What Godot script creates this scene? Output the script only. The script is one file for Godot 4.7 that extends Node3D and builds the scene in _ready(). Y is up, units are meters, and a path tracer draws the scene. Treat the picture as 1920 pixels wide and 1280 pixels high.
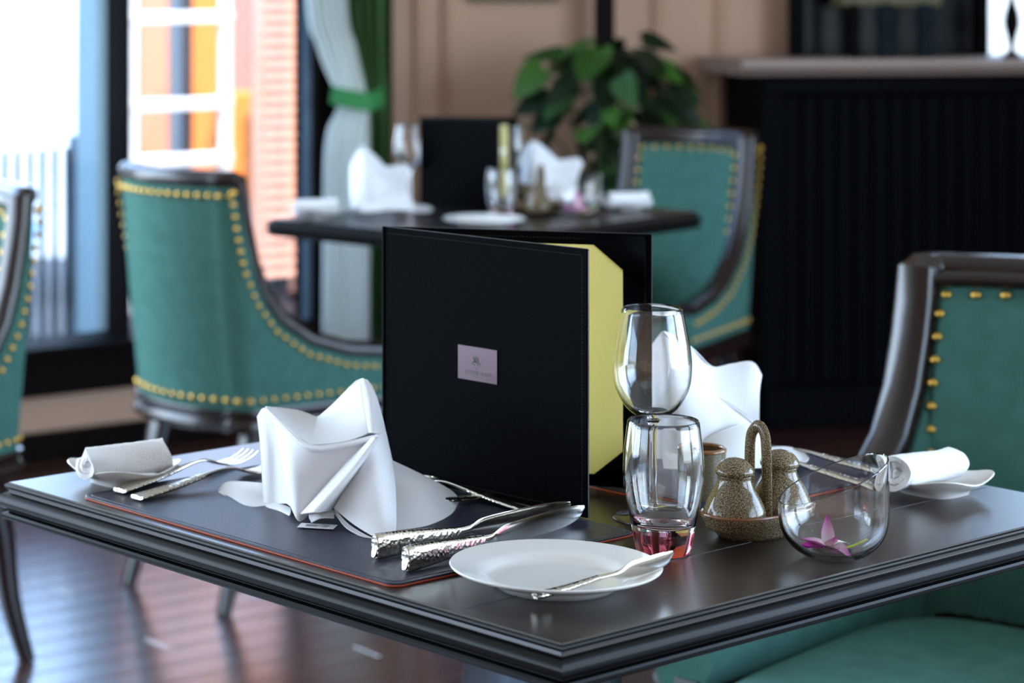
extends Node3D

var M := {}
var counts := {}
var rng := RandomNumberGenerator.new()


# ---------------------------------------------------------------- helpers
func numbered(called: String) -> String:
	var k: int = counts.get(called, 0)
	counts[called] = k + 1
	return called if k == 0 else "%s_%03d" % [called, k]


func tag(o: Node, label: String, category: String, group := "") -> Node:
	o.set_meta("label", label)
	o.set_meta("category", category)
	if group:
		o.set_meta("group", group)
	return o


func thing(called: String, label: String, category: String, at: Vector3, turn := 0.0, group := "") -> Node3D:
	var o := Node3D.new()
	o.name = numbered(called)
	add_child(o)
	o.position = at
	o.rotation.y = turn
	tag(o, label, category, group)
	return o


func base(called: String, at: Vector3, turn := 0.0) -> Node3D:
	var o := Node3D.new()
	o.name = called
	add_child(o)
	o.position = at
	o.rotation.y = turn
	o.set_meta("kind", "structure")
	return o


func copy(root: Node3D, label: String, at: Vector3, turn: float, group := "") -> Node3D:
	var r: Node3D = root.duplicate()
	r.name = numbered(String(root.name).rstrip("_0123456789"))
	add_child(r)
	r.position = at
	r.rotation.y = turn
	r.set_meta("label", label)
	if group:
		r.set_meta("group", group)
	elif r.has_meta("group"):
		r.remove_meta("group")
	return r


func part(called: String, mesh: Mesh, mat: Material, parent: Node, at := Vector3.ZERO) -> MeshInstance3D:
	var o := MeshInstance3D.new()
	o.name = called
	o.mesh = mesh
	o.material_override = mat
	o.position = at
	parent.add_child(o, true)
	return o


func begin() -> SurfaceTool:
	var st := SurfaceTool.new()
	st.begin(Mesh.PRIMITIVE_TRIANGLES)
	return st


func done(st: SurfaceTool) -> ArrayMesh:
	st.generate_normals()
	return st.commit()


func tri(st: SurfaceTool, a: Vector3, b: Vector3, c: Vector3) -> void:
	if (b - a).cross(c - a).length() < 1e-13:
		return
	st.add_vertex(a)
	st.add_vertex(c)
	st.add_vertex(b)


# rows of points; the outside is on the side row direction x column direction
func skin(st: SurfaceTool, rows: Array, closed := false, crease := 38.0) -> void:
	var n: int = rows[0].size()
	var m := rows.size()
	var lim := deg_to_rad(crease)
	var rg := []
	var g := 0
	var step: int = maxi(1, n / 7)
	for j in m - 1:
		if j > 0:
			var worst := 0.0
			for i in range(0, n, step):
				var a: Vector3 = rows[j][i] - rows[j - 1][i]
				var b: Vector3 = rows[j + 1][i] - rows[j][i]
				if a.length() > 1e-7 and b.length() > 1e-7:
					worst = maxf(worst, a.angle_to(b))
			if worst > lim:
				g += 1
		rg.append(g)
	var nb := n if closed else n - 1
	var cg := []
	var h := 0
	var first := -1
	var mid: Array = [rows[m / 2], rows[m / 3], rows[(2 * m) / 3]]
	for i in nb:
		var sharp := false
		if closed or i > 0:
			for r in mid:
				var a: Vector3 = r[i] - r[(i + n - 1) % n]
				var b: Vector3 = r[(i + 1) % n] - r[i]
				if a.length() > 1e-7 and b.length() > 1e-7 and a.angle_to(b) > lim:
					sharp = true
		if sharp:
			if first < 0:
				first = i
			h += 1
		cg.append(h)
	if closed and first > 0:
		for i in first:
			cg[i] = h
	for j in m - 1:
		for i in nb:
			st.set_smooth_group(rg[j] * 97 + cg[i] + 1)
			var i2 := (i + 1) % n
			var a: Vector3 = rows[j][i]
			var b: Vector3 = rows[j][i2]
			var c: Vector3 = rows[j + 1][i2]
			var d: Vector3 = rows[j + 1][i]
			tri(st, a, c, b)
			tri(st, a, d, c)


func fan(st: SurfaceTool, ring: Array, flip := false) -> void:
	st.set_smooth_group(90000 + (1 if flip else 0))
	var c := Vector3.ZERO
	for p in ring:
		c += p
	c /= ring.size()
	for i in ring.size():
		var a: Vector3 = ring[i]
		var b: Vector3 = ring[(i + 1) % ring.size()]
		if flip:
			tri(st, c, b, a)
		else:
			tri(st, c, a, b)


func spline(p: Array, n: int) -> Array:            # n points along a Catmull-Rom curve through p
	var out := []
	var k := p.size() - 1
	for i in n:
		var t := float(i) / (n - 1) * k
		var s: int = mini(int(t), k - 1)
		var f := t - s
		var a = p[maxi(s - 1, 0)]
		var b = p[s]
		var c = p[s + 1]
		var d = p[mini(s + 2, k)]
		out.append(b.cubic_interpolate(c, a, d, f))
	return out


func lathe(st: SurfaceTool, prof: Array, segs := 48, off := Vector3.ZERO, crease := 38.0) -> void:
	var rows := []
	for q in prof:
		var r := []
		for i in segs:
			var a := TAU * i / segs
			r.append(off + Vector3(q.x * cos(a), q.y, q.x * sin(a)))
		rows.append(r)
	skin(st, rows, true, crease)


func ring(rx: float, ry: float, n := 10) -> Array:
	var out := []
	for i in n:
		out.append(Vector2(rx * cos(TAU * i / n), ry * sin(TAU * i / n)))
	return out


func rect(w: float, h: float, b: float) -> Array:
	var x := w / 2
	var y := h / 2
	return [Vector2(x, -y + b), Vector2(x, y - b), Vector2(x - b, y), Vector2(-x + b, y), Vector2(-x, y - b), Vector2(-x, -y + b), Vector2(-x + b, -y), Vector2(x - b, -y)]


# a profile carried along a path; sides = Vector3 (one up vector) or an Array of side vectors
func sweep(st: SurfaceTool, pts: Array, prof: Array, sides = Vector3.UP, scales = null, capped := true, crease := 38.0) -> void:
	var rows := []
	var n := pts.size()
	for i in n:
		var t: Vector3 = (pts[mini(i + 1, n - 1)] - pts[maxi(i - 1, 0)]).normalized()
		var s: Vector3
		if sides is Vector3:
			s = t.cross(sides).normalized()
		else:
			s = (sides[i] - t * t.dot(sides[i])).normalized()
		var u := s.cross(t)
		var k := Vector2.ONE
		if scales != null:
			k = scales[i] if scales[i] is Vector2 else Vector2.ONE * scales[i]
		var r := []
		for q in prof:
			r.append(pts[i] + s * q.x * k.x + u * q.y * k.y)
		rows.append(r)
	skin(st, rows, true, crease)
	if capped:
		fan(st, rows[0])
		fan(st, rows[n - 1], true)


func rbox(st: SurfaceTool, c: Vector3, size: Vector3, b := 0.003, basis := Basis()) -> void:
	var h := size / 2
	b = minf(b, minf(h.x, minf(h.y, h.z)) * 0.9)
	var rows := []
	for q in [[-h.y, b], [-h.y + b, 0.0], [h.y - b, 0.0], [h.y, b]]:
		var r := []
		for w in rect((h.x - q[1]) * 2, (h.z - q[1]) * 2, b * 0.6):
			r.append(c + basis * Vector3(w.x, q[0], w.y))
		rows.append(r)
	skin(st, rows, true, 20.0)
	fan(st, rows[0])
	fan(st, rows[3], true)


func block(c: Vector3, size: Vector3, b := 0.003) -> ArrayMesh:
	var st := begin()
	rbox(st, c, size, b)
	return done(st)


# a cloth or leaf surface through several polylines, with thickness
func loft(st: SurfaceTool, lines: Array, nu := 14, nv := 12, thick := 0.0012, crease := 180.0) -> void:
	var cols := []
	for l in lines:
		cols.append(spline(l, nu))
	var g := []
	for i in nu:
		var across := []
		for c in cols:
			across.append(c[i])
		g.append(spline(across, nv))
	var rows := []
	for i in nu:
		var front := []
		var back := []
		for j in nv:
			var du: Vector3 = g[mini(i + 1, nu - 1)][j] - g[maxi(i - 1, 0)][j]
			var dv: Vector3 = g[i][mini(j + 1, nv - 1)] - g[i][maxi(j - 1, 0)]
			var nn := du.cross(dv).normalized() * thick * 0.5
			front.append(g[i][j] + nn)
			back.append(g[i][j] - nn)
		back.reverse()
		rows.append(front + back)
	skin(st, rows, true, 75.0)
	for e in [0, nu - 1]:
		var r: Array = rows[e]
		for j in nv - 1:
			tri(st, r[j], r[j + 1], r[2 * nv - 2 - j])
			tri(st, r[j], r[2 * nv - 2 - j], r[2 * nv - 1 - j])


func V(x: float, y: float, z: float) -> Vector3:
	return Vector3(x, y, z) * 0.0001


# ---------------------------------------------------------------- materials
func noise_tex(freq: float, ramp = null, kind := FastNoiseLite.TYPE_SIMPLEX_SMOOTH, size := 256, octaves := 3, sd := 1) -> NoiseTexture2D:
	var f := FastNoiseLite.new()
	f.noise_type = kind
	f.frequency = freq
	f.seed = sd
	f.fractal_octaves = octaves
	if kind == FastNoiseLite.TYPE_CELLULAR:
		f.cellular_return_type = FastNoiseLite.RETURN_DISTANCE
		f.fractal_type = FastNoiseLite.FRACTAL_NONE
	var t := NoiseTexture2D.new()
	t.width = size
	t.height = size
	t.seamless = true
	t.noise = f
	if ramp != null:
		var g := Gradient.new()
		g.offsets = ramp[0]
		g.colors = ramp[1]
		t.color_ramp = g
	return t


func mat(called: String, c: Color, rough := 0.5, metal := 0.0, spec := 0.5) -> StandardMaterial3D:
	var m := StandardMaterial3D.new()
	m.resource_name = called
	m.albedo_color = c
	m.roughness = rough
	m.metallic = metal
	m.metallic_specular = spec
	M[called] = m
	return m


func tri_albedo(m: StandardMaterial3D, t: Texture2D, scale: float) -> void:
	m.albedo_texture = t
	m.uv1_triplanar = true
	m.uv1_scale = Vector3.ONE * scale


func tri_bump(m: StandardMaterial3D, t: Texture2D, scale: float, depth: float) -> void:
	m.heightmap_enabled = true
	m.heightmap_texture = t
	m.heightmap_scale = depth
	m.uv1_triplanar = true
	m.uv1_scale = Vector3.ONE * scale


func glass(called: String, c: Color) -> StandardMaterial3D:
	var m := mat(called, c, 0.0)
	m.refraction_enabled = true
	m.refraction_scale = 0.05
	return m


func pane_mat(called: String, c: Color) -> StandardMaterial3D:
	var m := mat(called, c, 0.02)
	m.transparency = BaseMaterial3D.TRANSPARENCY_ALPHA
	return m


func materials() -> void:
	var W := Color.WHITE
	var m := mat("table", Color(0.125, 0.09, 0.085), 0.28, 0.0, 0.68)
	m = mat("table_edge", Color(0.04, 0.037, 0.04), 0.3, 0.0, 0.22)
	m = mat("dark_wood", Color(0.11, 0.055, 0.045), 0.25, 0.0, 0.45)
	m.clearcoat_enabled = true
	m.clearcoat = 0.2
	m.clearcoat_roughness = 0.1
	m = mat("green", Color(0.265, 0.43, 0.395), 0.85, 0.0, 0.2)
	tri_albedo(m, noise_tex(0.03, [[0.0, 1.0], [Color(0.86, 0.86, 0.86), W]], FastNoiseLite.TYPE_SIMPLEX_SMOOTH, 256, 4), 3.0)
	m.rim_enabled = true
	m.rim = 0.25
	m.rim_tint = 0.7
	mat("brass", Color(0.86, 0.68, 0.33), 0.3, 1.0)
	m = mat("floor_a", Color(0.30, 0.135, 0.105), 0.25, 0.0, 1.0)
	m.clearcoat_enabled = true
	m.clearcoat = 0.6
	m.clearcoat_roughness = 0.22
	m.albedo_texture = noise_tex(0.02, [[0.0, 1.0], [Color(0.7, 0.7, 0.7), W]], FastNoiseLite.TYPE_SIMPLEX_SMOOTH, 256, 4)
	m.uv1_triplanar = true
	m.uv1_scale = Vector3(0.8, 4, 12)
	for k in [["floor_b", Color(0.26, 0.12, 0.095)], ["floor_c", Color(0.33, 0.165, 0.13)]]:
		var d: StandardMaterial3D = M.floor_a.duplicate()
		d.resource_name = k[0]
		d.albedo_color = k[1]
		M[k[0]] = d
	mat("subfloor", Color(0.1, 0.05, 0.04), 0.6)
	mat("beige", Color(0.76, 0.62, 0.53), 0.75, 0.0, 0.3)
	mat("cream", Color(0.86, 0.83, 0.78), 0.8, 0.0, 0.3)
	mat("ceiling", Color(0.86, 0.84, 0.80), 0.8, 0.0, 0.3)
	mat("black_wood", Color(0.03, 0.03, 0.035), 0.5, 0.0, 0.15)
	mat("black_paint", Color(0.075, 0.058, 0.055), 0.5, 0.0, 0.12)
	mat("bar_navy", Color(0.014, 0.018, 0.03), 0.45, 0.0, 0.1)
	mat("mantel", Color(0.62, 0.53, 0.49), 0.5)
	m = mat("navy_leather", Color(0.165, 0.17, 0.235), 0.42, 0.0, 0.45)
	tri_bump(m, noise_tex(0.12, null, FastNoiseLite.TYPE_CELLULAR, 256), 14.0, 0.012)
	mat("orange_leather", Color(0.66, 0.27, 0.14), 0.6)
	m = mat("menu_black", Color(0.016, 0.02, 0.03), 0.65, 0.0, 0.1)
	tri_bump(m, noise_tex(0.1, null, FastNoiseLite.TYPE_CELLULAR, 256, 1, 4), 16.0, 0.008)
	mat("menu_edge", Color(0.22, 0.22, 0.24), 0.45)
	mat("thread", Color(0.12, 0.12, 0.14), 0.8)
	mat("yellow_paper", Color(0.95, 0.90, 0.60), 0.75, 0.0, 0.3)
	m = mat("plaque", Color(0.36, 0.30, 0.32), 0.4, 0.85)
	mat("engraving", Color(0.05, 0.03, 0.05), 0.6)
	mat("faint_engraving", Color(0.33, 0.29, 0.31), 0.5, 0.5)
	m = mat("linen", Color(0.87, 0.87, 0.88), 0.85, 0.0, 0.2)
	tri_bump(m, noise_tex(0.4, null, FastNoiseLite.TYPE_SIMPLEX, 256, 1), 24.0, 0.004)
	mat("ink", Color(0.35, 0.34, 0.36), 0.9)
	m = mat("terry", Color(0.96, 0.96, 0.97), 0.95, 0.0, 0.1)
	tri_bump(m, noise_tex(0.16, null, FastNoiseLite.TYPE_SIMPLEX, 256, 2, 3), 12.0, 0.10)
	m = mat("porcelain", Color(0.88, 0.87, 0.86), 0.12, 0.0, 0.5)
	mat("steel", Color(0.80, 0.78, 0.75), 0.12, 1.0)
	m = mat("hammered", Color(0.80, 0.77, 0.72), 0.2, 1.0)
	tri_bump(m, noise_tex(0.055, null, FastNoiseLite.TYPE_CELLULAR, 256, 1, 7), 20.0, 0.06)
	m = mat("stoneware", W, 0.14, 0.0, 0.5)
	tri_albedo(m, noise_tex(0.085, [[0.0, 0.40, 0.49, 0.55, 0.66, 1.0], [Color(0.06, 0.04, 0.03), Color(0.10, 0.07, 0.045), Color(0.30, 0.22, 0.14), Color(0.52, 0.44, 0.31), Color(0.62, 0.55, 0.42), Color(0.7, 0.6, 0.45)]], FastNoiseLite.TYPE_SIMPLEX, 512, 2, 5), 16.0)
	m = mat("stoneware_rim", Color(0.50, 0.32, 0.19), 0.15)
	m = mat("cup_glaze", W, 0.18, 0.0, 0.5)
	tri_albedo(m, noise_tex(0.1, [[0.0, 0.42, 0.58, 1.0], [Color(0.2, 0.17, 0.11), Color(0.36, 0.33, 0.26), Color(0.45, 0.42, 0.34), Color(0.52, 0.48, 0.38)]], FastNoiseLite.TYPE_SIMPLEX, 512, 2, 9), 13.0)
	glass("glass", Color(1, 1, 1, 0))
	glass("pink_glass", Color(0.90, 0.40, 0.48, 0))
	pane_mat("window_pane", Color(1, 1, 1, 0.02))
	m = mat("petal", W, 0.6, 0.0, 0.3)
	m.vertex_color_use_as_albedo = true
	m.backlight_enabled = true
	m.backlight = Color(0.3, 0.3, 0.3)
	mat("flower_stem", Color(0.72, 0.76, 0.25), 0.6)
	for k in [["leaf_a", Color(0.16, 0.29, 0.10)], ["leaf_b", Color(0.07, 0.14, 0.06)], ["leaf_c", Color(0.22, 0.36, 0.12)]]:
		m = mat(k[0], k[1], 0.45, 0.0, 0.3)
		m.backlight_enabled = true
		m.backlight = Color(0.15, 0.15, 0.15)
	mat("plant_stem", Color(0.18, 0.25, 0.08), 0.7)
	mat("pot", Color(0.2, 0.17, 0.15), 0.4)
	m = mat("sheer", Color(0.98, 1.0, 0.98), 0.9, 0.0, 0.2)
	m.backlight_enabled = true
	m.backlight = Color(0.9, 0.9, 0.9)
	m = mat("green_drape", Color(0.33, 0.46, 0.28), 0.8, 0.0, 0.3)
	m = mat("tieback", Color(0.22, 0.55, 0.30), 0.7)
	mat("white_paint", Color(0.90, 0.90, 0.90), 0.6)
	mat("pale_teal", Color(0.60, 0.70, 0.72), 0.6)
	mat("rail_grey", Color(0.17, 0.25, 0.27), 0.6)
	mat("slate", Color(0.09, 0.125, 0.155), 0.5, 0.0, 0.15)
	mat("ext_teal", Color(0.13, 0.27, 0.29), 0.9)
	mat("ext_white", Color(0.80, 0.82, 0.82), 0.9)
	mat("ext_ground", Color(0.64, 0.66, 0.66), 0.9)
	mat("ext_grey", Color(0.35, 0.42, 0.48), 0.8)
	mat("ext_dark", Color(0.12, 0.10, 0.13), 0.8)
	mat("ext_orange", Color(0.92, 0.52, 0.16), 0.7)
	mat("ext_peach", Color(0.86, 0.56, 0.42), 0.8)
	mat("ext_pink", Color(0.74, 0.48, 0.42), 0.8)
	mat("slat", Color(0.80, 0.60, 0.52), 0.6)
	mat("dark_mirror", Color(0.02, 0.024, 0.035), 0.25, 0.0, 0.2)
	mat("olive", Color(0.36, 0.34, 0.22), 0.6)
	mat("dark_metal", Color(0.22, 0.24, 0.27), 0.22, 0.9)
	mat("silver_metal", Color(0.62, 0.66, 0.70), 0.22, 1.0)


# ---------------------------------------------------------------- chairs
func lean(h: float) -> float:
	return -0.045 * pow(clampf((h - 0.42) / 0.43, 0.0, 1.0), 1.25)


func arm_top(d: float) -> float:
	var xs := [0.0, 0.004, 0.012, 0.03, 0.067, 0.133, 0.22, 0.34, 0.42]
	var hs := [0.85, 0.76, 0.69, 0.627, 0.572, 0.525, 0.497, 0.482, 0.478]
	for k in xs.size() - 1:
		if d <= xs[k + 1]:
			return lerpf(hs[k], hs[k + 1], (d - xs[k]) / (xs[k + 1] - xs[k]))
	return 0.49


func chair_path() -> Array:                        # [point in plan, outward normal in plan, height of the top edge]
	var out := []
	var ds := [0.36, 0.32, 0.27, 0.22, 0.175, 0.133, 0.10, 0.067, 0.047, 0.03, 0.02, 0.012, 0.008, 0.004, 0.002, 0.0]
	for d in ds:
		out.append([Vector2(-0.175 + d, 0.178 + 0.14 * d), Vector2(0, 1), arm_top(d)])
	for k in range(1, 6):
		var a := PI / 2 * k / 6
		out.append([Vector2(-0.175 - 0.045 * sin(a), 0.133 + 0.045 * cos(a)), Vector2(-sin(a), cos(a)), 0.851])
	for k in 15:
		var z := 0.133 - 0.266 * k / 14
		out.append([Vector2(-0.22 - 0.032 * (1.0 - pow(z / 0.133, 2)), z), Vector2(-1, z * 1.4).normalized(), 0.851])
	for k in range(5, 0, -1):
		var a := PI / 2 * k / 6
		out.append([Vector2(-0.175 - 0.045 * sin(a), -0.133 - 0.045 * cos(a)), Vector2(-sin(a), -cos(a)), 0.851])
	ds.reverse()
	for d in ds:
		out.append([Vector2(-0.175 + d, -0.178 - 0.14 * d), Vector2(0, -1), arm_top(d)])
	return out


func walk(pts: Array, nrm: Array, spacing: float) -> Array:   # evenly spaced [point, normal] along a polyline
	var out := []
	var left := spacing * 0.5
	for i in pts.size() - 1:
		var a: Vector3 = pts[i]
		var b: Vector3 = pts[i + 1]
		var l := a.distance_to(b)
		var at := left
		while at < l:
			out.append([a.lerp(b, at / l), (nrm[i] as Vector3).lerp(nrm[i + 1], at / l).normalized()])
			at += spacing
		left = at - l
	return out


func make_chair(label: String) -> Node3D:
	var o := thing("dining_chair", label, "chair", Vector3.ZERO, 0.0)
	var path := chair_path()
	var n := path.size()
	# upholstered shell
	var rows := []
	var fr := [0.0, 0.12, 0.25, 0.4, 0.55, 0.7, 0.85, 1.0]
	for f in fr:
		var r := []
		for q in path:
			var h: float = lerpf(0.385, q[2] - 0.012, f)
			var p: Vector2 = q[0] + q[1] * 0.006 * sin(f * PI)
			r.append(Vector3(p.x + lean(h), h, p.y))
		rows.append(r)
	fr.reverse()
	for f in fr:
		var r := []
		for q in path:
			var h: float = lerpf(0.385, q[2] - 0.012, f)
			var p: Vector2 = q[0] - q[1] * (0.044 + 0.016 * sin(f * PI))
			r.append(Vector3(p.x + lean(h), h, p.y))
		rows.append(r)
	var st := begin()
	skin(st, rows, false, 60.0)
	for e in [0, n - 1]:
		var col := []
		for r in rows:
			col.append(r[e])
		fan(st, col, e == 0)
	part("upholstered_shell", done(st), M.green, o)
	# wooden top rail that sweeps down into the arms
	var pts := []
	var sides := []
	for q in path:
		var p: Vector2 = q[0] - q[1] * 0.018
		var h: float = q[2]
		pts.append(Vector3(p.x + lean(h), h, p.y))
		sides.append(Vector3(q[1].x, 0, q[1].y))
	st = begin()
	sweep(st, pts, rect(0.046, 0.034, 0.009), sides, null, true, 60.0)
	part("top_rail", done(st), M.dark_wood, o)
	# bottom rail
	pts = []
	var sides2 := []
	for q in path:
		var p: Vector2 = q[0] - q[1] * 0.018
		pts.append(Vector3(p.x, 0.375, p.y))
	st = begin()
	sweep(st, pts, [Vector2(0.026, -0.022), Vector2(0.029, -0.014), Vector2(0.021, -0.004), Vector2(0.03, 0.006), Vector2(0.026, 0.022), Vector2(-0.026, 0.022), Vector2(-0.026, -0.022)], sides, null, true, 60.0)
	part("bottom_rail", done(st), M.dark_wood, o)
	part("front_rail", block(Vector3(0.235, 0.375, 0), Vector3(0.03, 0.045, 0.43), 0.006), M.dark_wood, o)
	# frame round the inner back
	var fp := []
	for q in [[0.156, 0.5], [0.158, 0.62], [0.160, 0.72], [0.160, 0.81], [0.154, 0.832], [0.13, 0.838]]:
		fp.append(q)
	var frame := []
	for q in fp:
		frame.append([q[0], q[1]])
	for k in range(-5, 6):
		frame.append([-0.021 * k, 0.839])
	fp.reverse()
	for q in fp:
		frame.append([-q[0], q[1]])
	pts = []
	for q in frame:
		pts.append(Vector3(inner_x(q[0], q[1]) - 0.004, q[1], q[0]))
	st = begin()
	sweep(st, pts, rect(0.022, 0.034, 0.006), Vector3(1, 0.0, 0), null, true, 70.0)
	part("back_frame", done(st), M.dark_wood, o)
	# seat
	rows = []
	for q in [[0.357, 0.97], [0.37, 1.0], [0.385, 1.0], [0.397, 0.975], [0.405, 0.92], [0.410, 0.8], [0.413, 0.5], [0.415, 0.0]]:
		var r := []
		for k in 48:
			var a := TAU * k / 48
			var c := cos(a)
			var s := sin(a)
			r.append(Vector3(0.045 + 0.205 * q[1] * signf(c) * pow(absf(c), 0.45), q[0], (0.156 + 0.02 * c) * q[1] * signf(s) * pow(absf(s), 0.45)))
		rows.append(r)
	st = begin()
	skin(st, rows, true, 60.0)
	part("seat", done(st), M.green, o)
	# legs
	for s in [1, -1]:
		st = begin()
		sweep(st, spline([Vector3(-0.155, 0.35, s * 0.142), Vector3(-0.185, 0.24, s * 0.144), Vector3(-0.205, 0.12, s * 0.147), Vector3(-0.245, 0.0, s * 0.152)], 10), rect(0.046, 0.046, 0.006), Vector3(1, 0, 0), [1.0, 0.97, 0.93, 0.88, 0.82, 0.76, 0.7, 0.64, 0.58, 0.54], true, 60.0)
		part("leg", done(st), M.dark_wood, o)
		st = begin()
		sweep(st, [Vector3(0.225, 0.35, s * 0.185), Vector3(0.228, 0.2, s * 0.188), Vector3(0.232, 0.0, s * 0.19)], rect(0.044, 0.044, 0.006), Vector3(1, 0, 0), [1.0, 0.8, 0.55], true, 60.0)
		part("leg", done(st), M.dark_wood, o)
	# nails: below the rail outside, along the bottom, and round the inner back
	var np := []
	var nn := []
	var bp := []
	for i in n:
		var q = path[i]
		var h: float = q[2]
		var s := Vector3(q[1].x, 0, q[1].y)
		var a: Array = path[maxi(i - 1, 0)]
		var b: Array = path[mini(i + 1, n - 1)]
		var pa := Vector3(a[0].x + lean(a[2]), a[2], a[0].y)
		var pb := Vector3(b[0].x + lean(b[2]), b[2], b[0].y)
		var t := (pb - pa).normalized()
		s = (s - t * t.dot(s)).normalized()
		var u := s.cross(t)
		np.append(Vector3(q[0].x + lean(h), h, q[0].y) + s * 0.004 + u * 0.031)
		nn.append(s)
		bp.append(Vector3(q[0].x + q[1].x * 0.004, 0.415, q[0].y + q[1].y * 0.004))
	st = begin()
	lathe(st, [Vector2(0.0062, -0.001), Vector2(0.0062, 0.0008), Vector2(0.0048, 0.0030), Vector2(0.0025, 0.0042), Vector2(0.0, 0.0046)], 10, Vector3.ZERO, 90.0)
	var nail := done(st)
	var spots := walk(np, nn, 0.0235) + walk(bp, nn, 0.0265)
	var ip := []
	for q in [[0.125, 0.50], [0.128, 0.60], [0.131, 0.70], [0.133, 0.817], [0.06, 0.820], [0.0, 0.820], [-0.06, 0.820], [-0.133, 0.817], [-0.131, 0.70], [-0.128, 0.60], [-0.125, 0.50]]:
		ip.append(Vector3(inner_x(q[0], q[1]) + 0.0015, q[1], q[0]))
	var inn := []
	for p in ip:
		inn.append(Vector3(1, 0.15, 0).normalized())
	spots += walk(ip, inn, 0.031)
	for q in spots:
		var m := part("nail", nail, M.brass, o, q[0])
		var y: Vector3 = q[1]
		var x := y.cross(Vector3(0.13, 0.3, 0.9)).normalized()
		m.basis = Basis(x, y, x.cross(y))
	return o


func inner_x(z: float, h: float) -> float:
	var f := (h - 0.37) / (0.838 - 0.37)
	return -0.22 - 0.032 * (1.0 - pow(clampf(absf(z) / 0.133, 0, 1), 2)) + 0.044 + 0.016 * sin(clampf(f, 0, 1) * PI) + lean(h)


# ---------------------------------------------------------------- tables
func make_table(called: String, label: String, at: Vector3, turn: float, sx: float, sz: float) -> Node3D:
	var o := thing(called, label, "table", at, turn)
	var prof := [Vector2(-0.012, 0.7488), Vector2(-0.002, 0.7488), Vector2(-0.0004, 0.748), Vector2(0.0, 0.7465), Vector2(-0.001, 0.7445), Vector2(-0.0035, 0.743), Vector2(-0.0035, 0.7405)]
	for k in 9:
		var a := PI / 2 - PI * k / 8
		prof.append(Vector2(-0.003 + 0.0085 * cos(a), 0.7315 + 0.0085 * sin(a)))
	prof += [Vector2(-0.003, 0.7215), Vector2(0.001, 0.720), Vector2(0.0022, 0.718), Vector2(0.0022, 0.7155), Vector2(0.0, 0.7135), Vector2(-0.008, 0.7125), Vector2(-0.012, 0.7125)]
	var rows := []
	for q in prof:
		var x: float = sx / 2 + q.x
		var z: float = sz / 2 + q.x
		rows.append([Vector3(x, q.y, -z), Vector3(x, q.y, z), Vector3(-x, q.y, z), Vector3(-x, q.y, -z)])
	rows.reverse()
	var st := begin()
	skin(st, rows, true, 30.0)
	fan(st, rows[0])
	part("moulded_edge", done(st), M.table_edge, o)
	part("table_top", block(Vector3(0, 0.742, 0), Vector3(sx - 0.006, 0.016, sz - 0.006), 0.0008), M.table, o)
	for z in [sz / 2 - 0.124, 0.124 - sz / 2]:
		part("inlay_line", block(Vector3(0, 0.75, z), Vector3(sx - 0.024, 0.0006, 0.0012), 0.0001), M.menu_edge, o)
	st = begin()
	sweep(st, [Vector3(0, 0.7125, 0), Vector3(0, 0.66, 0), Vector3(0, 0.40, 0), Vector3(0, 0.1, 0)], rect(0.11, 0.11, 0.008), Vector3(1, 0, 0), [0.9, 0.95, 1.3, 1.7], true, 60.0)
	part("pedestal", done(st), M.dark_metal, o)
	part("foot_plate", block(Vector3(0, 0.02, 0), Vector3(sx * 0.5, 0.04, sz * 0.5), 0.008), M.dark_metal, o)
	part("pedestal_foot", block(Vector3(0, 0.07, 0), Vector3(0.26, 0.06, 0.26), 0.01), M.dark_metal, o)
	return o


# ---------------------------------------------------------------- tableware
func make_placemat(label: String, at: Vector3, turn: float) -> Node3D:
	var o := thing("placemat", label, "placemat", at, turn)
	var st := begin()
	rslab(st, 0.30, 0.45, 0.0014, 0.0034, 0.012)
	part("leather_top", done(st), M.navy_leather, o)
	st = begin()
	rslab(st, 0.3012, 0.4512, 0.0, 0.0016, 0.012)
	part("orange_backing", done(st), M.orange_leather, o)
	st = begin()
	var r := rloop(0.29, 0.44, 0.010, 0.0035)
	r.append(r[0])
	sweep(st, r, ring(0.0005, 0.0004, 6), Vector3.UP, null, false)
	part("stitched_border", done(st), M.navy_leather, o)
	return o


func rloop(w: float, d: float, r: float, y: float) -> Array:
	var out := []
	for c in [[1, -1, -90], [1, 1, 0], [-1, 1, 90], [-1, -1, 180]]:
		for k in 6:
			var a := deg_to_rad(c[2] + 18.0 * k)
			out.append(Vector3(c[0] * (w / 2 - r) + r * cos(a), y, c[1] * (d / 2 - r) + r * sin(a)))
	return out


func rslab(st: SurfaceTool, w: float, d: float, y0: float, y1: float, r: float) -> void:
	var b := minf(0.0005, (y1 - y0) * 0.3)
	var rows := [rloop(w - 2 * b, d - 2 * b, r, y0), rloop(w, d, r, y0 + b), rloop(w, d, r, y1 - b), rloop(w - 2 * b, d - 2 * b, r, y1)]
	skin(st, rows, true, 25.0)
	fan(st, rows[0])
	fan(st, rows[3], true)


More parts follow.
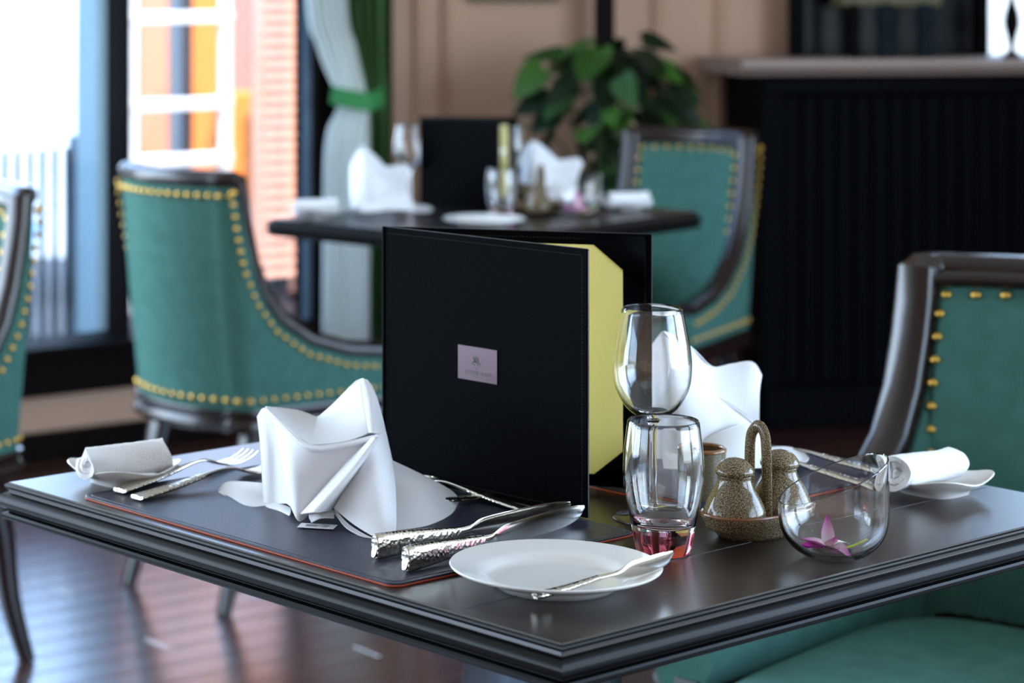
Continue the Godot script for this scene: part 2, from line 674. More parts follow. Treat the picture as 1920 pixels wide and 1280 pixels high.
func make_menu(label: String, at: Vector3, front: Vector2, back: Vector2) -> Node3D:
	# front and back: horizontal directions of the two covers from the spine
	var o := thing("menu", label, "menu", at)
	var H := 0.25
	var L := 0.268
	for k in 2:
		var d: Vector2 = front if k == 0 else back
		var b := Basis(Vector3(d.x, 0, d.y), Vector3.UP, Vector3(d.x, 0, d.y).cross(Vector3.UP))
		var cov := part("front_cover" if k == 0 else "back_cover", block(Vector3(L / 2, H / 2, 0), Vector3(L, H, 0.0035), 0.0008), M.menu_black, o)
		cov.basis = b
		# pale cut edge of the board
		var st := begin()
		for q in [[Vector3(L / 2, H, 0), Vector3(L - 0.002, 0.0008, 0.0016)], [Vector3(L, H / 2, 0), Vector3(0.0008, H - 0.002, 0.0016)]]:
			rbox(st, q[0], q[1], 0.0002)
		part("board_edge", done(st), M.menu_edge, cov)
		st = begin()
		for side in [1, -1]:
			var x := 0.008
			while x < L - 0.006:
				rbox(st, Vector3(x, H - 0.006, side * 0.0018), Vector3(0.0022, 0.0004, 0.0004), 0.0001)
				rbox(st, Vector3(x, 0.006, side * 0.0018), Vector3(0.0022, 0.0004, 0.0004), 0.0001)
				x += 0.0036
			var y := 0.008
			while y < H - 0.006:
				rbox(st, Vector3(L - 0.006, y, side * 0.0018), Vector3(0.0004, 0.0022, 0.0004), 0.0001)
				y += 0.0036
		var stitch := part("stitching", done(st), M.thread, cov)
		stitch.set_meta("kind", "stuff")
		var inner := -0.0019 if k == 0 else 0.0019
		# page with four corner pockets
		part("page", block(Vector3(0.008 + 0.232 / 2, 0.012 + 0.226 / 2, inner * 1.25), Vector3(0.232, 0.226, 0.0008), 0.0002), M.yellow_paper, cov)
		for c in [[0.262, 0.248, -1, -1], [0.262, 0.002, -1, 1], [0.006, 0.248, 1, -1], [0.006, 0.002, 1, 1]]:
			st = begin()
			var z0: float = inner * 1.5
			var z1: float = inner * 1.9
			var a := Vector3(c[0], c[1], 0)
			var p := [a, a + Vector3(c[2] * 0.062, 0, 0), a + Vector3(0, c[3] * 0.052, 0)]
			for zz in [z0, z1]:
				tri(st, p[0] + Vector3(0, 0, zz), p[1] + Vector3(0, 0, zz), p[2] + Vector3(0, 0, zz))
			for e in 3:
				var f: Vector3 = p[e]
				var g: Vector3 = p[(e + 1) % 3]
				tri(st, f + Vector3(0, 0, z0), g + Vector3(0, 0, z0), g + Vector3(0, 0, z1))
				tri(st, f + Vector3(0, 0, z0), g + Vector3(0, 0, z1), f + Vector3(0, 0, z1))
			part("corner_pocket", done(st), M.menu_black, cov)
	# spine
	var st := begin()
	sweep(st, [Vector3(0, 0, 0), Vector3(0, H, 0)], ring(0.003, 0.003, 12), Vector3(1, 0, 0))
	part("spine", done(st), M.menu_black, o)
	return o


func stroke(st: SurfaceTool, p: Array, w: float, taper := true, n := 10) -> void:
	var q := []
	for a in spline(p, n):
		q.append(Vector3(a.x, a.y, 0))
	var sc := []
	for k in n:
		sc.append(maxf(0.15, sin(PI * (k + 0.5) / n)) if taper else 1.0)
	sweep(st, q, rect(w, 0.00025, 0.0001), Vector3(0, 0, 1), sc)


func make_plaque(menu: Node3D) -> void:
	var cov: Node = menu.get_node("front_cover")
	var pl := part("name_plaque", block(Vector3.ZERO, Vector3(0.052, 0.0335, 0.0009), 0.0004), M.plaque, cov, Vector3(0.1295, 0.1265, 0.0021))
	pl.set_meta("label", "small brushed metal name plaque")
	var st := begin()
	var k := 0.0105
	var e := Vector2(-0.0015, 0.0035)
	for p in [[[0.0, -0.35], [-0.16, 0.15], [-0.04, 0.85]], [[0.0, -0.35], [0.16, 0.1], [0.06, 0.6]], [[-0.12, -0.3], [-0.42, 0.05], [-0.32, 0.45]], [[0.14, -0.3], [0.46, 0.0], [0.30, 0.50]], [[0.12, -0.2], [0.2, 0.25], [0.42, 0.62]], [[-0.2, -0.1], [-0.5, 0.3], [-0.62, 0.62]], [[-0.02, -0.42], [-0.45, -0.22], [-0.78, -0.45], [-0.66, -0.72]], [[0.05, -0.42], [0.5, -0.25], [0.82, -0.5], [0.86, -0.82]], [[-0.45, -0.5], [-0.25, -0.68], [-0.12, -0.62]], [[0.3, -0.36], [0.34, -0.6], [0.28, -0.85]], [[-0.05, -1.12], [0.02, -1.24], [0.14, -1.14]]]:
		var q := []
		for a in p:
			q.append(Vector2(a[0], a[1]) * k * 0.62 + e)
		stroke(st, q, 0.0009)
	part("flower_emblem", done(st), M.engraving, pl, Vector3(0, 0, 0.0005))
	var font := SystemFont.new()
	font.font_names = PackedStringArray(["Droid Serif"])
	var t := TextMesh.new()
	t.font = font
	t.text = "LITTEN HOUSE"
	t.font_size = 16
	t.pixel_size = 0.00031
	t.depth = 0.0002
	part("lettering", t, M.faint_engraving, pl, Vector3(0.002, -0.0088, 0.0005))
	st = begin()
	for q in [[-0.003, 0.007], [0.006, 0.006], [0.0145, 0.006]]:
		rbox(st, Vector3(q[0], -0.0128, 0), Vector3(q[1], 0.0007, 0.0002), 0.00005)
	part("small_lettering", done(st), M.faint_engraving, pl, Vector3(0, 0, 0.0005))


func make_wine_glass(label: String, at: Vector3) -> Node3D:
	var o := thing("wine_glass", label, "glass", at)
	var outer := spline([Vector2(0.0, 0.0), Vector2(0.02, 0.0002), Vector2(0.0352, 0.0006), Vector2(0.0362, 0.0014), Vector2(0.034, 0.0022), Vector2(0.018, 0.0042), Vector2(0.007, 0.008), Vector2(0.0042, 0.018), Vector2(0.0036, 0.05), Vector2(0.0039, 0.082), Vector2(0.0065, 0.091), Vector2(0.015, 0.0965), Vector2(0.026, 0.106), Vector2(0.0345, 0.123), Vector2(0.0369, 0.140), Vector2(0.0358, 0.158), Vector2(0.0322, 0.178), Vector2(0.0283, 0.1962)], 60)
	var inner := spline([Vector2(0.0277, 0.1966), Vector2(0.0272, 0.196), Vector2(0.0311, 0.178), Vector2(0.0347, 0.158), Vector2(0.0358, 0.140), Vector2(0.0333, 0.1235), Vector2(0.0248, 0.108), Vector2(0.014, 0.0998), Vector2(0.0, 0.0972)], 30)
	var st := begin()
	lathe(st, outer + inner, 72, Vector3.ZERO, 80.0)
	part("body", done(st), M.glass, o)
	return o


func make_tumbler(label: String, at: Vector3) -> Node3D:
	var o := thing("tumbler", label, "glass", at)
	var outer := spline([Vector2(0.0286, 0.0272), Vector2(0.0318, 0.042), Vector2(0.0346, 0.06), Vector2(0.0354, 0.075), Vector2(0.0345, 0.092), Vector2(0.0315, 0.1158)], 24)
	var inner := spline([Vector2(0.0311, 0.1165), Vector2(0.0305, 0.1158), Vector2(0.0334, 0.092), Vector2(0.0342, 0.075), Vector2(0.0333, 0.06), Vector2(0.0302, 0.042), Vector2(0.0262, 0.030), Vector2(0.019, 0.0255), Vector2(0.0, 0.0235)], 34)
	var st := begin()
	lathe(st, [Vector2(0.0272, 0.0205)] + outer + inner, 72, Vector3.ZERO, 50.0)
	part("body", done(st), M.glass, o)
	st = begin()
	lathe(st, [Vector2(0.0, 0.0005), Vector2(0.0195, 0.0), Vector2(0.0222, 0.0006), Vector2(0.0238, 0.0025), Vector2(0.0255, 0.010), Vector2(0.0272, 0.0205)], 72, Vector3.ZERO, 50.0)
	var b := part("base", done(st), M.pink_glass, o)
	b.set_meta("label", "thick pink glass base")
	return o


func make_plate(called: String, label: String, at: Vector3, r: float) -> Node3D:
	var o := thing(called, label, "plate", at)
	var prof := [Vector2(0.0, 0.002), Vector2(0.50, 0.002), Vector2(0.52, 0.0), Vector2(0.56, 0.0), Vector2(0.60, 0.004), Vector2(0.80, 0.0105), Vector2(0.97, 0.0155), Vector2(0.995, 0.0168), Vector2(1.0, 0.0178), Vector2(0.992, 0.0186), Vector2(0.96, 0.0178), Vector2(0.78, 0.0135), Vector2(0.70, 0.0115), Vector2(0.665, 0.0085), Vector2(0.63, 0.0062), Vector2(0.56, 0.0052), Vector2(0.0, 0.005)]
	var p := []
	for q in prof:
		p.append(Vector2(q.x * r, q.y))
	var st := begin()
	lathe(st, p, 96, Vector3.ZERO, 55.0)
	part("body", done(st), M.porcelain, o)
	return o


func make_towel_dish(label: String, at: Vector3, turn: float) -> Node3D:
	var o := thing("towel_dish", label, "dish", at, turn)
	var rows := []
	for q in [[0.0, 0.004, 0.0], [0.50, 0.003, 0.0], [0.52, 0.0, 0.0], [0.58, 0.0, 0.0], [0.62, 0.004, 0.1], [0.82, 0.0085, 0.5], [0.97, 0.0125, 1.0], [1.0, 0.0142, 1.0], [0.985, 0.0152, 1.0], [0.93, 0.0138, 1.0], [0.78, 0.0095, 0.5], [0.55, 0.0072, 0.1], [0.0, 0.0068, 0.0]]:
		var r := []
		for k in 72:
			var a := TAU * k / 72
			var c := cos(a)
			var s := sin(a)
			var rad := 0.0505 / pow(pow(absf(c), 3.2) + pow(absf(s), 3.2), 1.0 / 3.2)
			var lift: float = 0.0065 * pow(absf(sin(2 * a)), 2.0) * q[2]
			r.append(Vector3(rad * q[0] * c, q[1] + lift, rad * q[0] * s))
		rows.append(r)
	var st := begin()
	skin(st, rows, true, 60.0)
	part("body", done(st), M.porcelain, o)
	return o


func make_towel(label: String, at: Vector3, turn: float, sd: int) -> Node3D:
	var o := thing("rolled_towel", label, "towel", at, turn)
	rng.seed = sd
	var turns := 2.6
	var n := 84
	var nl := 22
	var rows := []
	var t := 0.0052
	for j in nl:
		var f := float(j) / (nl - 1)
		var x := (f - 0.5) * 0.088
		var front := []
		var back := []
		for k in n:
			var u := float(k) / (n - 1)
			var a := -u * turns * TAU + 0.6 + 0.25 * sin(f * 3.0 + sd)
			var r := 0.0035 + 0.0158 * u + 0.0006 * sin(a * 3.0 + f * 7.0) + rng.randf_range(-0.00025, 0.00025)
			r *= 1.0 + 0.07 * sin(f * PI * 1.4 + 0.4 + sd)
			var px := x + 0.0035 * sin(a * 2.0 + sd) * (absf(f - 0.5) * 2.0) + (0.005 * (1.0 - u) * signf(f - 0.5) * -1.0) * (1.0 if absf(f - 0.5) > 0.45 else 0.0)
			front.append(Vector3(px, 0.0208 + r * sin(a) * 0.98, r * cos(a)))
			back.append(Vector3(px, 0.0208 + (r - t) * sin(a) * 0.98, (r - t) * cos(a)))
		back.reverse()
		rows.append(front + back)
	var st := begin()
	skin(st, rows, true, 75.0)
	for e in [0, nl - 1]:
		var r: Array = rows[e]
		for j in n - 1:
			tri(st, r[j], r[j + 1], r[2 * n - 2 - j])
			tri(st, r[j], r[2 * n - 2 - j], r[2 * n - 1 - j])
	part("terry_roll", done(st), M.terry, o)
	return o


func stations(st: SurfaceTool, s: Array, n := 12, sub := 4, power := 0.7) -> void:   # [x, y, width, thickness] along +X
	var p := []
	var d := []
	for q in s:
		p.append(Vector3(q[0], q[1], 0))
		d.append(Vector3(q[2], q[3], 0))
	var m := (s.size() - 1) * sub + 1
	p = spline(p, m)
	d = spline(d, m)
	var prof := []
	for i in n:
		var a := TAU * i / n
		prof.append(Vector2(0.5 * signf(cos(a)) * pow(absf(cos(a)), power), 0.5 * signf(sin(a)) * pow(absf(sin(a)), power)))
	var sc := []
	for q in d:
		sc.append(Vector2(maxf(q.x, 0.0003), maxf(q.y, 0.0003)))
	sweep(st, p, prof, Vector3.UP, sc, true, 50.0)


func make_fork(label: String, group := "") -> Node3D:
	var o := thing("fork", label, "fork", Vector3.ZERO, 0.0, group)
	var st := begin()
	stations(st, [[0.0, 0.0035, 0.015, 0.004], [0.004, 0.0035, 0.0185, 0.005], [0.05, 0.006, 0.014, 0.005], [0.09, 0.010, 0.0085, 0.005]])
	part("hammered_handle", done(st), M.hammered, o)
	st = begin()
	stations(st, [[0.089, 0.010, 0.0085, 0.005], [0.115, 0.0125, 0.0055, 0.0035], [0.135, 0.011, 0.008, 0.0025], [0.148, 0.006, 0.021, 0.0022], [0.158, 0.0035, 0.0245, 0.002]])
	part("neck", done(st), M.steel, o)
	for k in 4:
		st = begin()
		var z := (k - 1.5) * 0.0066
		stations(st, [[0.156, 0.0037, 0.0042, 0.002], [0.175, 0.003, 0.0036, 0.002], [0.195, 0.006, 0.0028, 0.0018], [0.207, 0.0105, 0.0015, 0.001]], 8, 4)
		var m := part("tine", done(st), M.steel, o, Vector3(0, 0, z))
	return o


func make_knife(label: String, length: float, group := "") -> Node3D:      # stands on its edge: the broad side is vertical
	var o := thing("knife", label, "knife", Vector3.ZERO, 0.0, group)
	var k := length / 0.245
	var st := begin()
	var s := []
	for q in [[0.0, 0.0115, 0.006, 0.018], [0.003, 0.0115, 0.0105, 0.0225], [0.03, 0.0112, 0.0105, 0.0205], [0.07, 0.0105, 0.0095, 0.015], [0.1, 0.0098, 0.008, 0.0105]]:
		s.append([q[0] * k, q[1], q[2], q[3]])
	stations(st, s, 14)
	part("hammered_handle", done(st), M.hammered, o)
	st = begin()
	s = []
	for q in [[0.099, 0.0098, 0.0075, 0.0105], [0.112, 0.0096, 0.005, 0.0095], [0.12, 0.0098, 0.0026, 0.012], [0.135, 0.0105, 0.002, 0.018], [0.18, 0.0112, 0.0016, 0.0195], [0.215, 0.0118, 0.0012, 0.0182], [0.235, 0.0135, 0.001, 0.0125], [0.245, 0.0165, 0.0007, 0.003]]:
		s.append([q[0] * k, q[1], q[2], q[3]])
	stations(st, s, 14, 4, 0.9)
	part("blade", done(st), M.steel, o)
	return o


func aim(o: Node3D, from: Vector3, to: Vector3) -> void:    # lays a thing along +X from one point towards another
	o.position = from
	var x := (to - from).normalized()
	var z := x.cross(Vector3.UP).normalized()
	o.basis = Basis(x, z.cross(x), z)


func make_spoon(label: String) -> Node3D:
	var o := thing("dessert_spoon", label, "spoon", Vector3.ZERO)
	var st := begin()
	stations(st, [[0.0, 0.003, 0.012, 0.003], [0.004, 0.003, 0.0155, 0.0045], [0.045, 0.005, 0.011, 0.004], [0.08, 0.008, 0.0065, 0.004]])
	part("hammered_handle", done(st), M.hammered, o)
	st = begin()
	stations(st, [[0.079, 0.008, 0.0065, 0.004], [0.11, 0.011, 0.0045, 0.003], [0.13, 0.0095, 0.006, 0.0025]])
	part("neck", done(st), M.steel, o)
	st = begin()
	var rows := []
	for q in [[0.02, 0.0], [0.5, 0.0006], [0.8, 0.0025], [1.0, 0.007], [0.96, 0.0074], [0.78, 0.0036], [0.5, 0.0018], [0.02, 0.0012]]:
		var r := []
		for k in 28:
			var a := TAU * k / 28
			r.append(Vector3(0.153 + 0.027 * q[0] * cos(a), 0.001 + q[1] + 0.002 * cos(a) * -q[0], 0.0165 * q[0] * sin(a) * (1.0 + 0.12 * cos(a))))
		rows.append(r)
	skin(st, rows, true, 70.0)
	part("bowl", done(st), M.steel, o)
	return o


func make_butter_knife(label: String) -> Node3D:
	var o := thing("butter_knife", label, "knife", Vector3.ZERO)
	var st := begin()
	stations(st, [[0.0, 0.0, 0.0085, 0.004], [0.003, 0.0, 0.0105, 0.0055], [0.03, 0.0, 0.0085, 0.005], [0.062, 0.002, 0.006, 0.0045]])
	part("hammered_handle", done(st), M.hammered, o)
	st = begin()
	stations(st, [[0.061, 0.002, 0.006, 0.0045], [0.072, 0.002, 0.005, 0.0035], [0.082, 0.0005, 0.003, 0.008], [0.095, 0.002, 0.0016, 0.0135], [0.115, 0.003, 0.0013, 0.0135], [0.127, 0.0045, 0.001, 0.0115], [0.132, 0.0065, 0.0008, 0.007], [0.136, 0.0085, 0.0006, 0.0025]], 14, 4, 0.9)
	part("blade", done(st), M.steel, o)
	return o


func make_caddy(label: String, at: Vector3, turn: float) -> Node3D:
	var o := thing("condiment_caddy", label, "caddy", at, turn)
	var st := begin()
	var rows := []
	for q in [[0.0, 0.003], [0.58, 0.003], [0.62, 0.0], [0.68, 0.0], [0.74, 0.004], [0.93, 0.013], [1.0, 0.0205], [1.0, 0.0225], [0.97, 0.0235], [0.94, 0.0222], [0.86, 0.013], [0.7, 0.0085], [0.0, 0.0075]]:
		var r := []
		for k in 64:
			var a := TAU * k / 64
			var c := cos(a)
			var s := sin(a)
			r.append(Vector3(0.060 * q[0] * signf(c) * pow(absf(c), 0.9), q[1], 0.0365 * q[0] * signf(s) * pow(absf(s), 0.8)))
		rows.append(r)
	skin(st, rows, true, 60.0)
	var tray := part("tray", done(st), M.stoneware, o)
	st = begin()
	var loop := []
	for k in 65:
		var a := TAU * k / 64
		var c := cos(a)
		var s := sin(a)
		loop.append(Vector3(0.0586 * signf(c) * pow(absf(c), 0.9), 0.0228, 0.0356 * signf(s) * pow(absf(s), 0.8)))
	sweep(st, loop, ring(0.0016, 0.0017, 8), Vector3.UP, null, false)
	part("bare_rim", done(st), M.stoneware_rim, tray)
	st = begin()
	sweep(st, spline([Vector3(0, 0.006, -0.0105), Vector3(0, 0.04, -0.0095), Vector3(0, 0.082, -0.0085), Vector3(0, 0.094, -0.0045), Vector3(0, 0.0985, 0.0015), Vector3(0, 0.094, 0.0075), Vector3(0, 0.081, 0.0105), Vector3(0, 0.04, 0.0115), Vector3(0, 0.006, 0.012)], 34), ring(0.0052, 0.0040, 12), Vector3(1, 0, 0))
	part("loop_handle", done(st), M.stoneware, o)
	return o


func make_shaker(label: String, at: Vector3) -> Node3D:
	var o := thing("shaker", label, "shaker", at)
	var st := begin()
	lathe(st, spline([Vector2(0.0, 0.0), Vector2(0.019, 0.0), Vector2(0.0245, 0.003), Vector2(0.0265, 0.011), Vector2(0.0255, 0.019), Vector2(0.021, 0.029), Vector2(0.0165, 0.037), Vector2(0.0143, 0.0435), Vector2(0.0138, 0.047), Vector2(0.0, 0.0475)], 40), 48, Vector3.ZERO, 70.0)
	part("body", done(st), M.stoneware, o)
	st = begin()
	lathe(st, spline([Vector2(0.012, 0.0465), Vector2(0.0155, 0.047), Vector2(0.0168, 0.0495), Vector2(0.0158, 0.053), Vector2(0.011, 0.0585), Vector2(0.005, 0.0608), Vector2(0.0, 0.0612)], 20), 40, Vector3.ZERO, 80.0)
	var cap := part("domed_cap", done(st), M.stoneware, o)
	st = begin()
	for k in 4:
		var a := TAU * k / 4 + 0.3
		rbox(st, Vector3(0.005 * cos(a), 0.0606, 0.005 * sin(a)), Vector3(0.0013, 0.0008, 0.0013), 0.0003)
	part("shaker_hole", done(st), M.engraving, cap)
	return o


func make_cup(label: String, at: Vector3) -> Node3D:
	var o := thing("toothpick_cup", label, "cup", at)
	var st := begin()
	lathe(st, spline([Vector2(0.0, 0.0), Vector2(0.018, 0.0), Vector2(0.0205, 0.002), Vector2(0.0212, 0.012), Vector2(0.0222, 0.035), Vector2(0.0222, 0.049)], 16) + spline([Vector2(0.0195, 0.049), Vector2(0.0192, 0.03), Vector2(0.0185, 0.006), Vector2(0.0, 0.004)], 12), 48, Vector3.ZERO, 60.0)
	part("body", done(st), M.cup_glaze, o)
	st = begin()
	lathe(st, spline([Vector2(0.0193, 0.0485), Vector2(0.0225, 0.0482), Vector2(0.0226, 0.0505), Vector2(0.0208, 0.0522), Vector2(0.0192, 0.0505), Vector2(0.0193, 0.0485)], 14), 48, Vector3.ZERO, 90.0)
	part("bare_rim", done(st), M.stoneware_rim, o)
	return o


func make_flower_bowl(label: String, at: Vector3, turn: float) -> Node3D:
	var o := thing("slanted_glass_bowl", label, "bowl", at, turn)
	var R := 0.0475
	var outer := spline([Vector2(0.0, 0.0), Vector2(0.016, 0.0), Vector2(0.026, 0.0028), Vector2(0.036, 0.0095), Vector2(0.0435, 0.0195), Vector2(0.047, 0.031), Vector2(0.0478, 0.044)], 30)
	var inner := []
	for q in spline([Vector2(0.0, 0.0032), Vector2(0.016, 0.0034), Vector2(0.025, 0.006), Vector2(0.0345, 0.0122), Vector2(0.0418, 0.0212), Vector2(0.0453, 0.032), Vector2(0.0462, 0.044)], 30):
		inner.append(q)
	var rows := []
	var segs := 80
	var top := func(a: float) -> float: return 0.069 + 0.0205 * cos(a)
	for q in outer:
		var r := []
		for i in segs:
			var a := TAU * i / segs
			r.append(Vector3(q.x * cos(a), q.y, q.x * sin(a)))
		rows.append(r)
	for f in [0.25, 0.5, 0.75, 0.97, 1.0]:
		var r := []
		for i in segs:
			var a := TAU * i / segs
			var rr: float = 0.0478 - 0.0008 * f - (0.0004 if f == 1.0 else 0.0)
			r.append(Vector3(rr * cos(a), lerpf(0.044, top.call(a), f), rr * sin(a)))
		rows.append(r)
	for f in [1.0, 0.97, 0.75, 0.5, 0.25]:
		var r := []
		for i in segs:
			var a := TAU * i / segs
			var rr: float = 0.0462 - 0.0008 * f + (0.0004 if f == 1.0 else 0.0)
			r.append(Vector3(rr * cos(a), lerpf(0.044, top.call(a), f), rr * sin(a)))
		rows.append(r)
	inner.reverse()
	for q in inner:
		var r := []
		for i in segs:
			var a := TAU * i / segs
			r.append(Vector3(q.x * cos(a), q.y, q.x * sin(a)))
		rows.append(r)
	var st := begin()
	skin(st, rows, true, 60.0)
	part("body", done(st), M.glass, o)
	return o


func petal(st: SurfaceTool, b: Basis, at: Vector3, l: float, w: float, curl: float, c0: Color, c1: Color) -> void:
	var nu := 9
	var nv := 7
	var g := []
	for i in nu:
		var u := float(i) / (nu - 1)
		var r := []
		for j in nv:
			var v := float(j) / (nv - 1) * 2 - 1
			var wd := w * sin(PI * pow(u, 0.75) * 0.94 + 0.1)
			r.append(at + b * Vector3(u * l, curl * u * u * l + 0.25 * v * v * wd, v * wd * 0.5))
		g.append(r)
	for i in nu - 1:
		for j in nv - 1:
			var k := pow(float(i) / (nu - 1), 1.1)
			var k2 := pow(float(i + 1) / (nu - 1), 1.1)
			for q in [[i, j, k], [i, j + 1, k], [i + 1, j + 1, k2], [i, j, k], [i + 1, j + 1, k2], [i + 1, j, k2]]:
				st.set_smooth_group(1)
				st.set_color(c0.lerp(c1, q[2]))
				st.add_vertex(g[q[0]][q[1]])


func make_orchid(label: String, at: Vector3, turn: float) -> Node3D:
	var o := thing("orchid_blossom", label, "flower", at, turn)
	var mag := Color(0.56, 0.01, 0.36)
	var pale := Color(0.60, 0.09, 0.42)
	var wht := Color(0.88, 0.90, 0.82)
	var specs := [
		[Vector3(-1, 0.08, 0.35), 0.026, 0.017, 0.12, pale, mag],
		[Vector3(-0.85, 0.34, -0.25), 0.024, 0.014, -0.1, wht, mag],
		[Vector3(-0.05, 1.0, 0.0), 0.030, 0.0115, 0.1, wht, mag],
		[Vector3(0.55, 0.3, 0.6), 0.021, 0.017, -0.5, wht, pale],
		[Vector3(0.75, 0.42, -0.35), 0.022, 0.014, -0.5, wht, wht],
		[Vector3(0.15, 0.0, 1.0), 0.019, 0.016, 0.1, wht, mag]]
	for q in specs:
		var x: Vector3 = q[0].normalized()
		var z := x.cross(Vector3.UP if absf(x.y) < 0.9 else Vector3(0, 0, 1)).normalized()
		var st := begin()
		petal(st, Basis(x, z.cross(x), z), Vector3(0, 0.008, 0), q[1], q[2], q[3], q[4], q[5])
		part("petal", done(st), M.petal, o)
	var st := begin()
	petal(st, Basis(Vector3(0.3, 0.4, 0.85).normalized(), Vector3(0, 1, -0.4).normalized(), Vector3(1, 0, 0)), Vector3(0, 0.009, 0.002), 0.013, 0.011, 0.5, Color(0.85, 0.8, 0.55), mag)
	part("lip", done(st), M.petal, o)
	st = begin()
	sweep(st, spline([Vector3(0.008, 0.006, 0), Vector3(0.022, 0.008, -0.003), Vector3(0.036, 0.014, -0.006)], 10), ring(0.0012, 0.0012, 8), Vector3.UP)
	part("stem", done(st), M.flower_stem, o)
	return o


func make_napkin(label: String, at: Vector3, patches: Array) -> Node3D:
	var o := thing("napkin", label, "napkin", at)
	for p in patches:
		var st := begin()
		loft(st, p[1], 18, 16, 0.0011)
		for e in p[2]:                                # soft rolled edges
			var l: Array = p[1][e] if e < p[1].size() else []
			sweep(st, spline(l, 20), ring(0.0009, 0.0009, 6), Vector3(0.3, 0.2, 0.9).normalized())
		part(p[0], done(st), M.linen, o)
	return o


# ---------------------------------------------------------------- the place
func curtain_sheet(rows: Array, pleats: int, amp: float, n := 60) -> ArrayMesh:
	# rows: [height, left x, right x, depth, amplitude factor]
	var g := []
	for q in spline_rows(rows, 40):
		var front := []
		var back := []
		for k in n:
			var u := float(k) / (n - 1)
			var z: float = q[3] + amp * q[4] * sin(u * pleats * TAU + 0.6 * sin(q[0] * 2.0)) + 0.3 * amp * q[4] * sin(u * pleats * 2.7 * TAU + 1.0)
			front.append(Vector3(lerpf(q[1], q[2], u), q[0], z + 0.001))
			back.append(Vector3(lerpf(q[1], q[2], u), q[0], z - 0.001))
		back.reverse()
		g.append(front + back)
	var st := begin()
	skin(st, g, true, 75.0)
	return done(st)


func spline_rows(rows: Array, n: int) -> Array:
	var out := []
	var a := []
	var b := []
	for q in rows:
		a.append(Vector3(q[0], q[1], q[2]))
		b.append(Vector2(q[3], q[4]))
	a = spline(a, n)
	b = spline(b, n)
	for i in n:
		out.append([a[i].x, a[i].y, a[i].z, b[i].x, b[i].y])
	return out


func leaf_mesh(w: float, l: float, fold: float, droop: float) -> ArrayMesh:
	var lines := []
	for j in 9:
		var v := float(j) / 8 * 2 - 1
		var line := []
		for i in 9:
			var u := float(i) / 8
			var half := w * 0.5 * pow(sin(PI * pow(clampf(u * 0.97 + 0.03, 0, 1), 0.62)), 0.8)
			var back := -0.10 * l * v * v * (1.0 - u) if true else 0.0
			line.append(Vector3(u * l + back, fold * absf(v) * half - droop * u * u * l, v * half))
		lines.append(line)
	var st := begin()
	loft(st, lines, 10, 9, 0.0012)
	return done(st)


func wall(called: String, frame: Node3D, boxes: Array, m: Material, b := 0.004) -> void:
	for q in boxes:
		part(called, block(q[0], q[1], b), m, frame)


func _ready() -> void:
	rng.seed = 11
	# camera: 1.265 m above the floor, level, with a shifted lens
	var cam := Camera3D.new()
	cam.name = "camera"
	add_child(cam)
	cam.position = Vector3(0, 1.265, 0)
	var at := CameraAttributesPhysical.new()
	at.frustum_focal_length = 85.0
	at.exposure_aperture = 6.0
	at.frustum_focus_distance = 2.16
	at.frustum_near = 0.05
	at.frustum_far = 80.0
	at.exposure_multiplier = 1.0
	cam.attributes = at
	cam.projection = Camera3D.PROJECTION_FRUSTUM
	cam.keep_aspect = Camera3D.KEEP_HEIGHT
	cam.near = 0.05
	cam.far = 80.0
	cam.size = 2.0 * 640.0 / 4580.0 * cam.near
	cam.frustum_offset = Vector2(460.0 / 4580.0, -700.0 / 4580.0) * cam.near
	cam.current = true
	# sky and exposure
	var env := Environment.new()
	var sky := Sky.new()
	var sm := ProceduralSkyMaterial.new()
	sm.sky_top_color = Color(0.50, 0.70, 0.95)
	sm.sky_horizon_color = Color(0.84, 0.93, 1.0)
	sm.sky_curve = 0.2
	sm.ground_bottom_color = Color(0.5, 0.5, 0.5)
	sm.ground_horizon_color = Color(0.75, 0.8, 0.82)
	sm.sun_angle_max = 2.0
	sky.sky_material = sm
	env.background_mode = Environment.BG_SKY
	env.sky = sky
	env.background_energy_multiplier = 6.5
	env.tonemap_mode = Environment.TONE_MAPPER_LINEAR
	env.tonemap_exposure = 1.16
	env.sdfgi_enabled = true
	env.ssao_enabled = true
	env.ssil_enabled = true
	var we := WorldEnvironment.new()
	we.name = "world"
	we.environment = env
	add_child(we)
	var sun := DirectionalLight3D.new()
	sun.name = "sun"
	sun.light_energy = 3.2
	sun.light_color = Color(1.0, 0.95, 0.86)
	sun.light_angular_distance = 0.5
	sun.shadow_enabled = true
	add_child(sun)
	sun.look_at_from_position(Vector3.ZERO, Vector3(-0.05, -tan(deg_to_rad(56.0)), -1.0))
	# daylight of the sky in the window openings of the two side walls
	for q in [[Vector3(-2.55, 1.35, -4.65), Vector3(0.571, 0, 0.821), 3.3, 16.0], [Vector3(-5.6, 1.35, -2.55), Vector3(0.571, 0, 0.821), 3.6, 16.0], [Vector3(3.72, 1.45, -1.6), Vector3(-1, 0, 0), 4.4, 13.5]]:
		var l := AreaLight3D.new()
		l.name = "window_daylight"
		l.area_size = Vector2(q[2], 1.9)
		l.light_energy = q[3]
		l.light_color = Color(0.86, 0.94, 1.0)
		l.area_range = 20.0
		l.area_attenuation = 2.0
		l.shadow_enabled = true
		add_child(l, true)
		l.look_at_from_position(q[0], q[0] + q[1])
	materials()
	room()
	outside()
	furnishings()
	front_table()
	back_table()


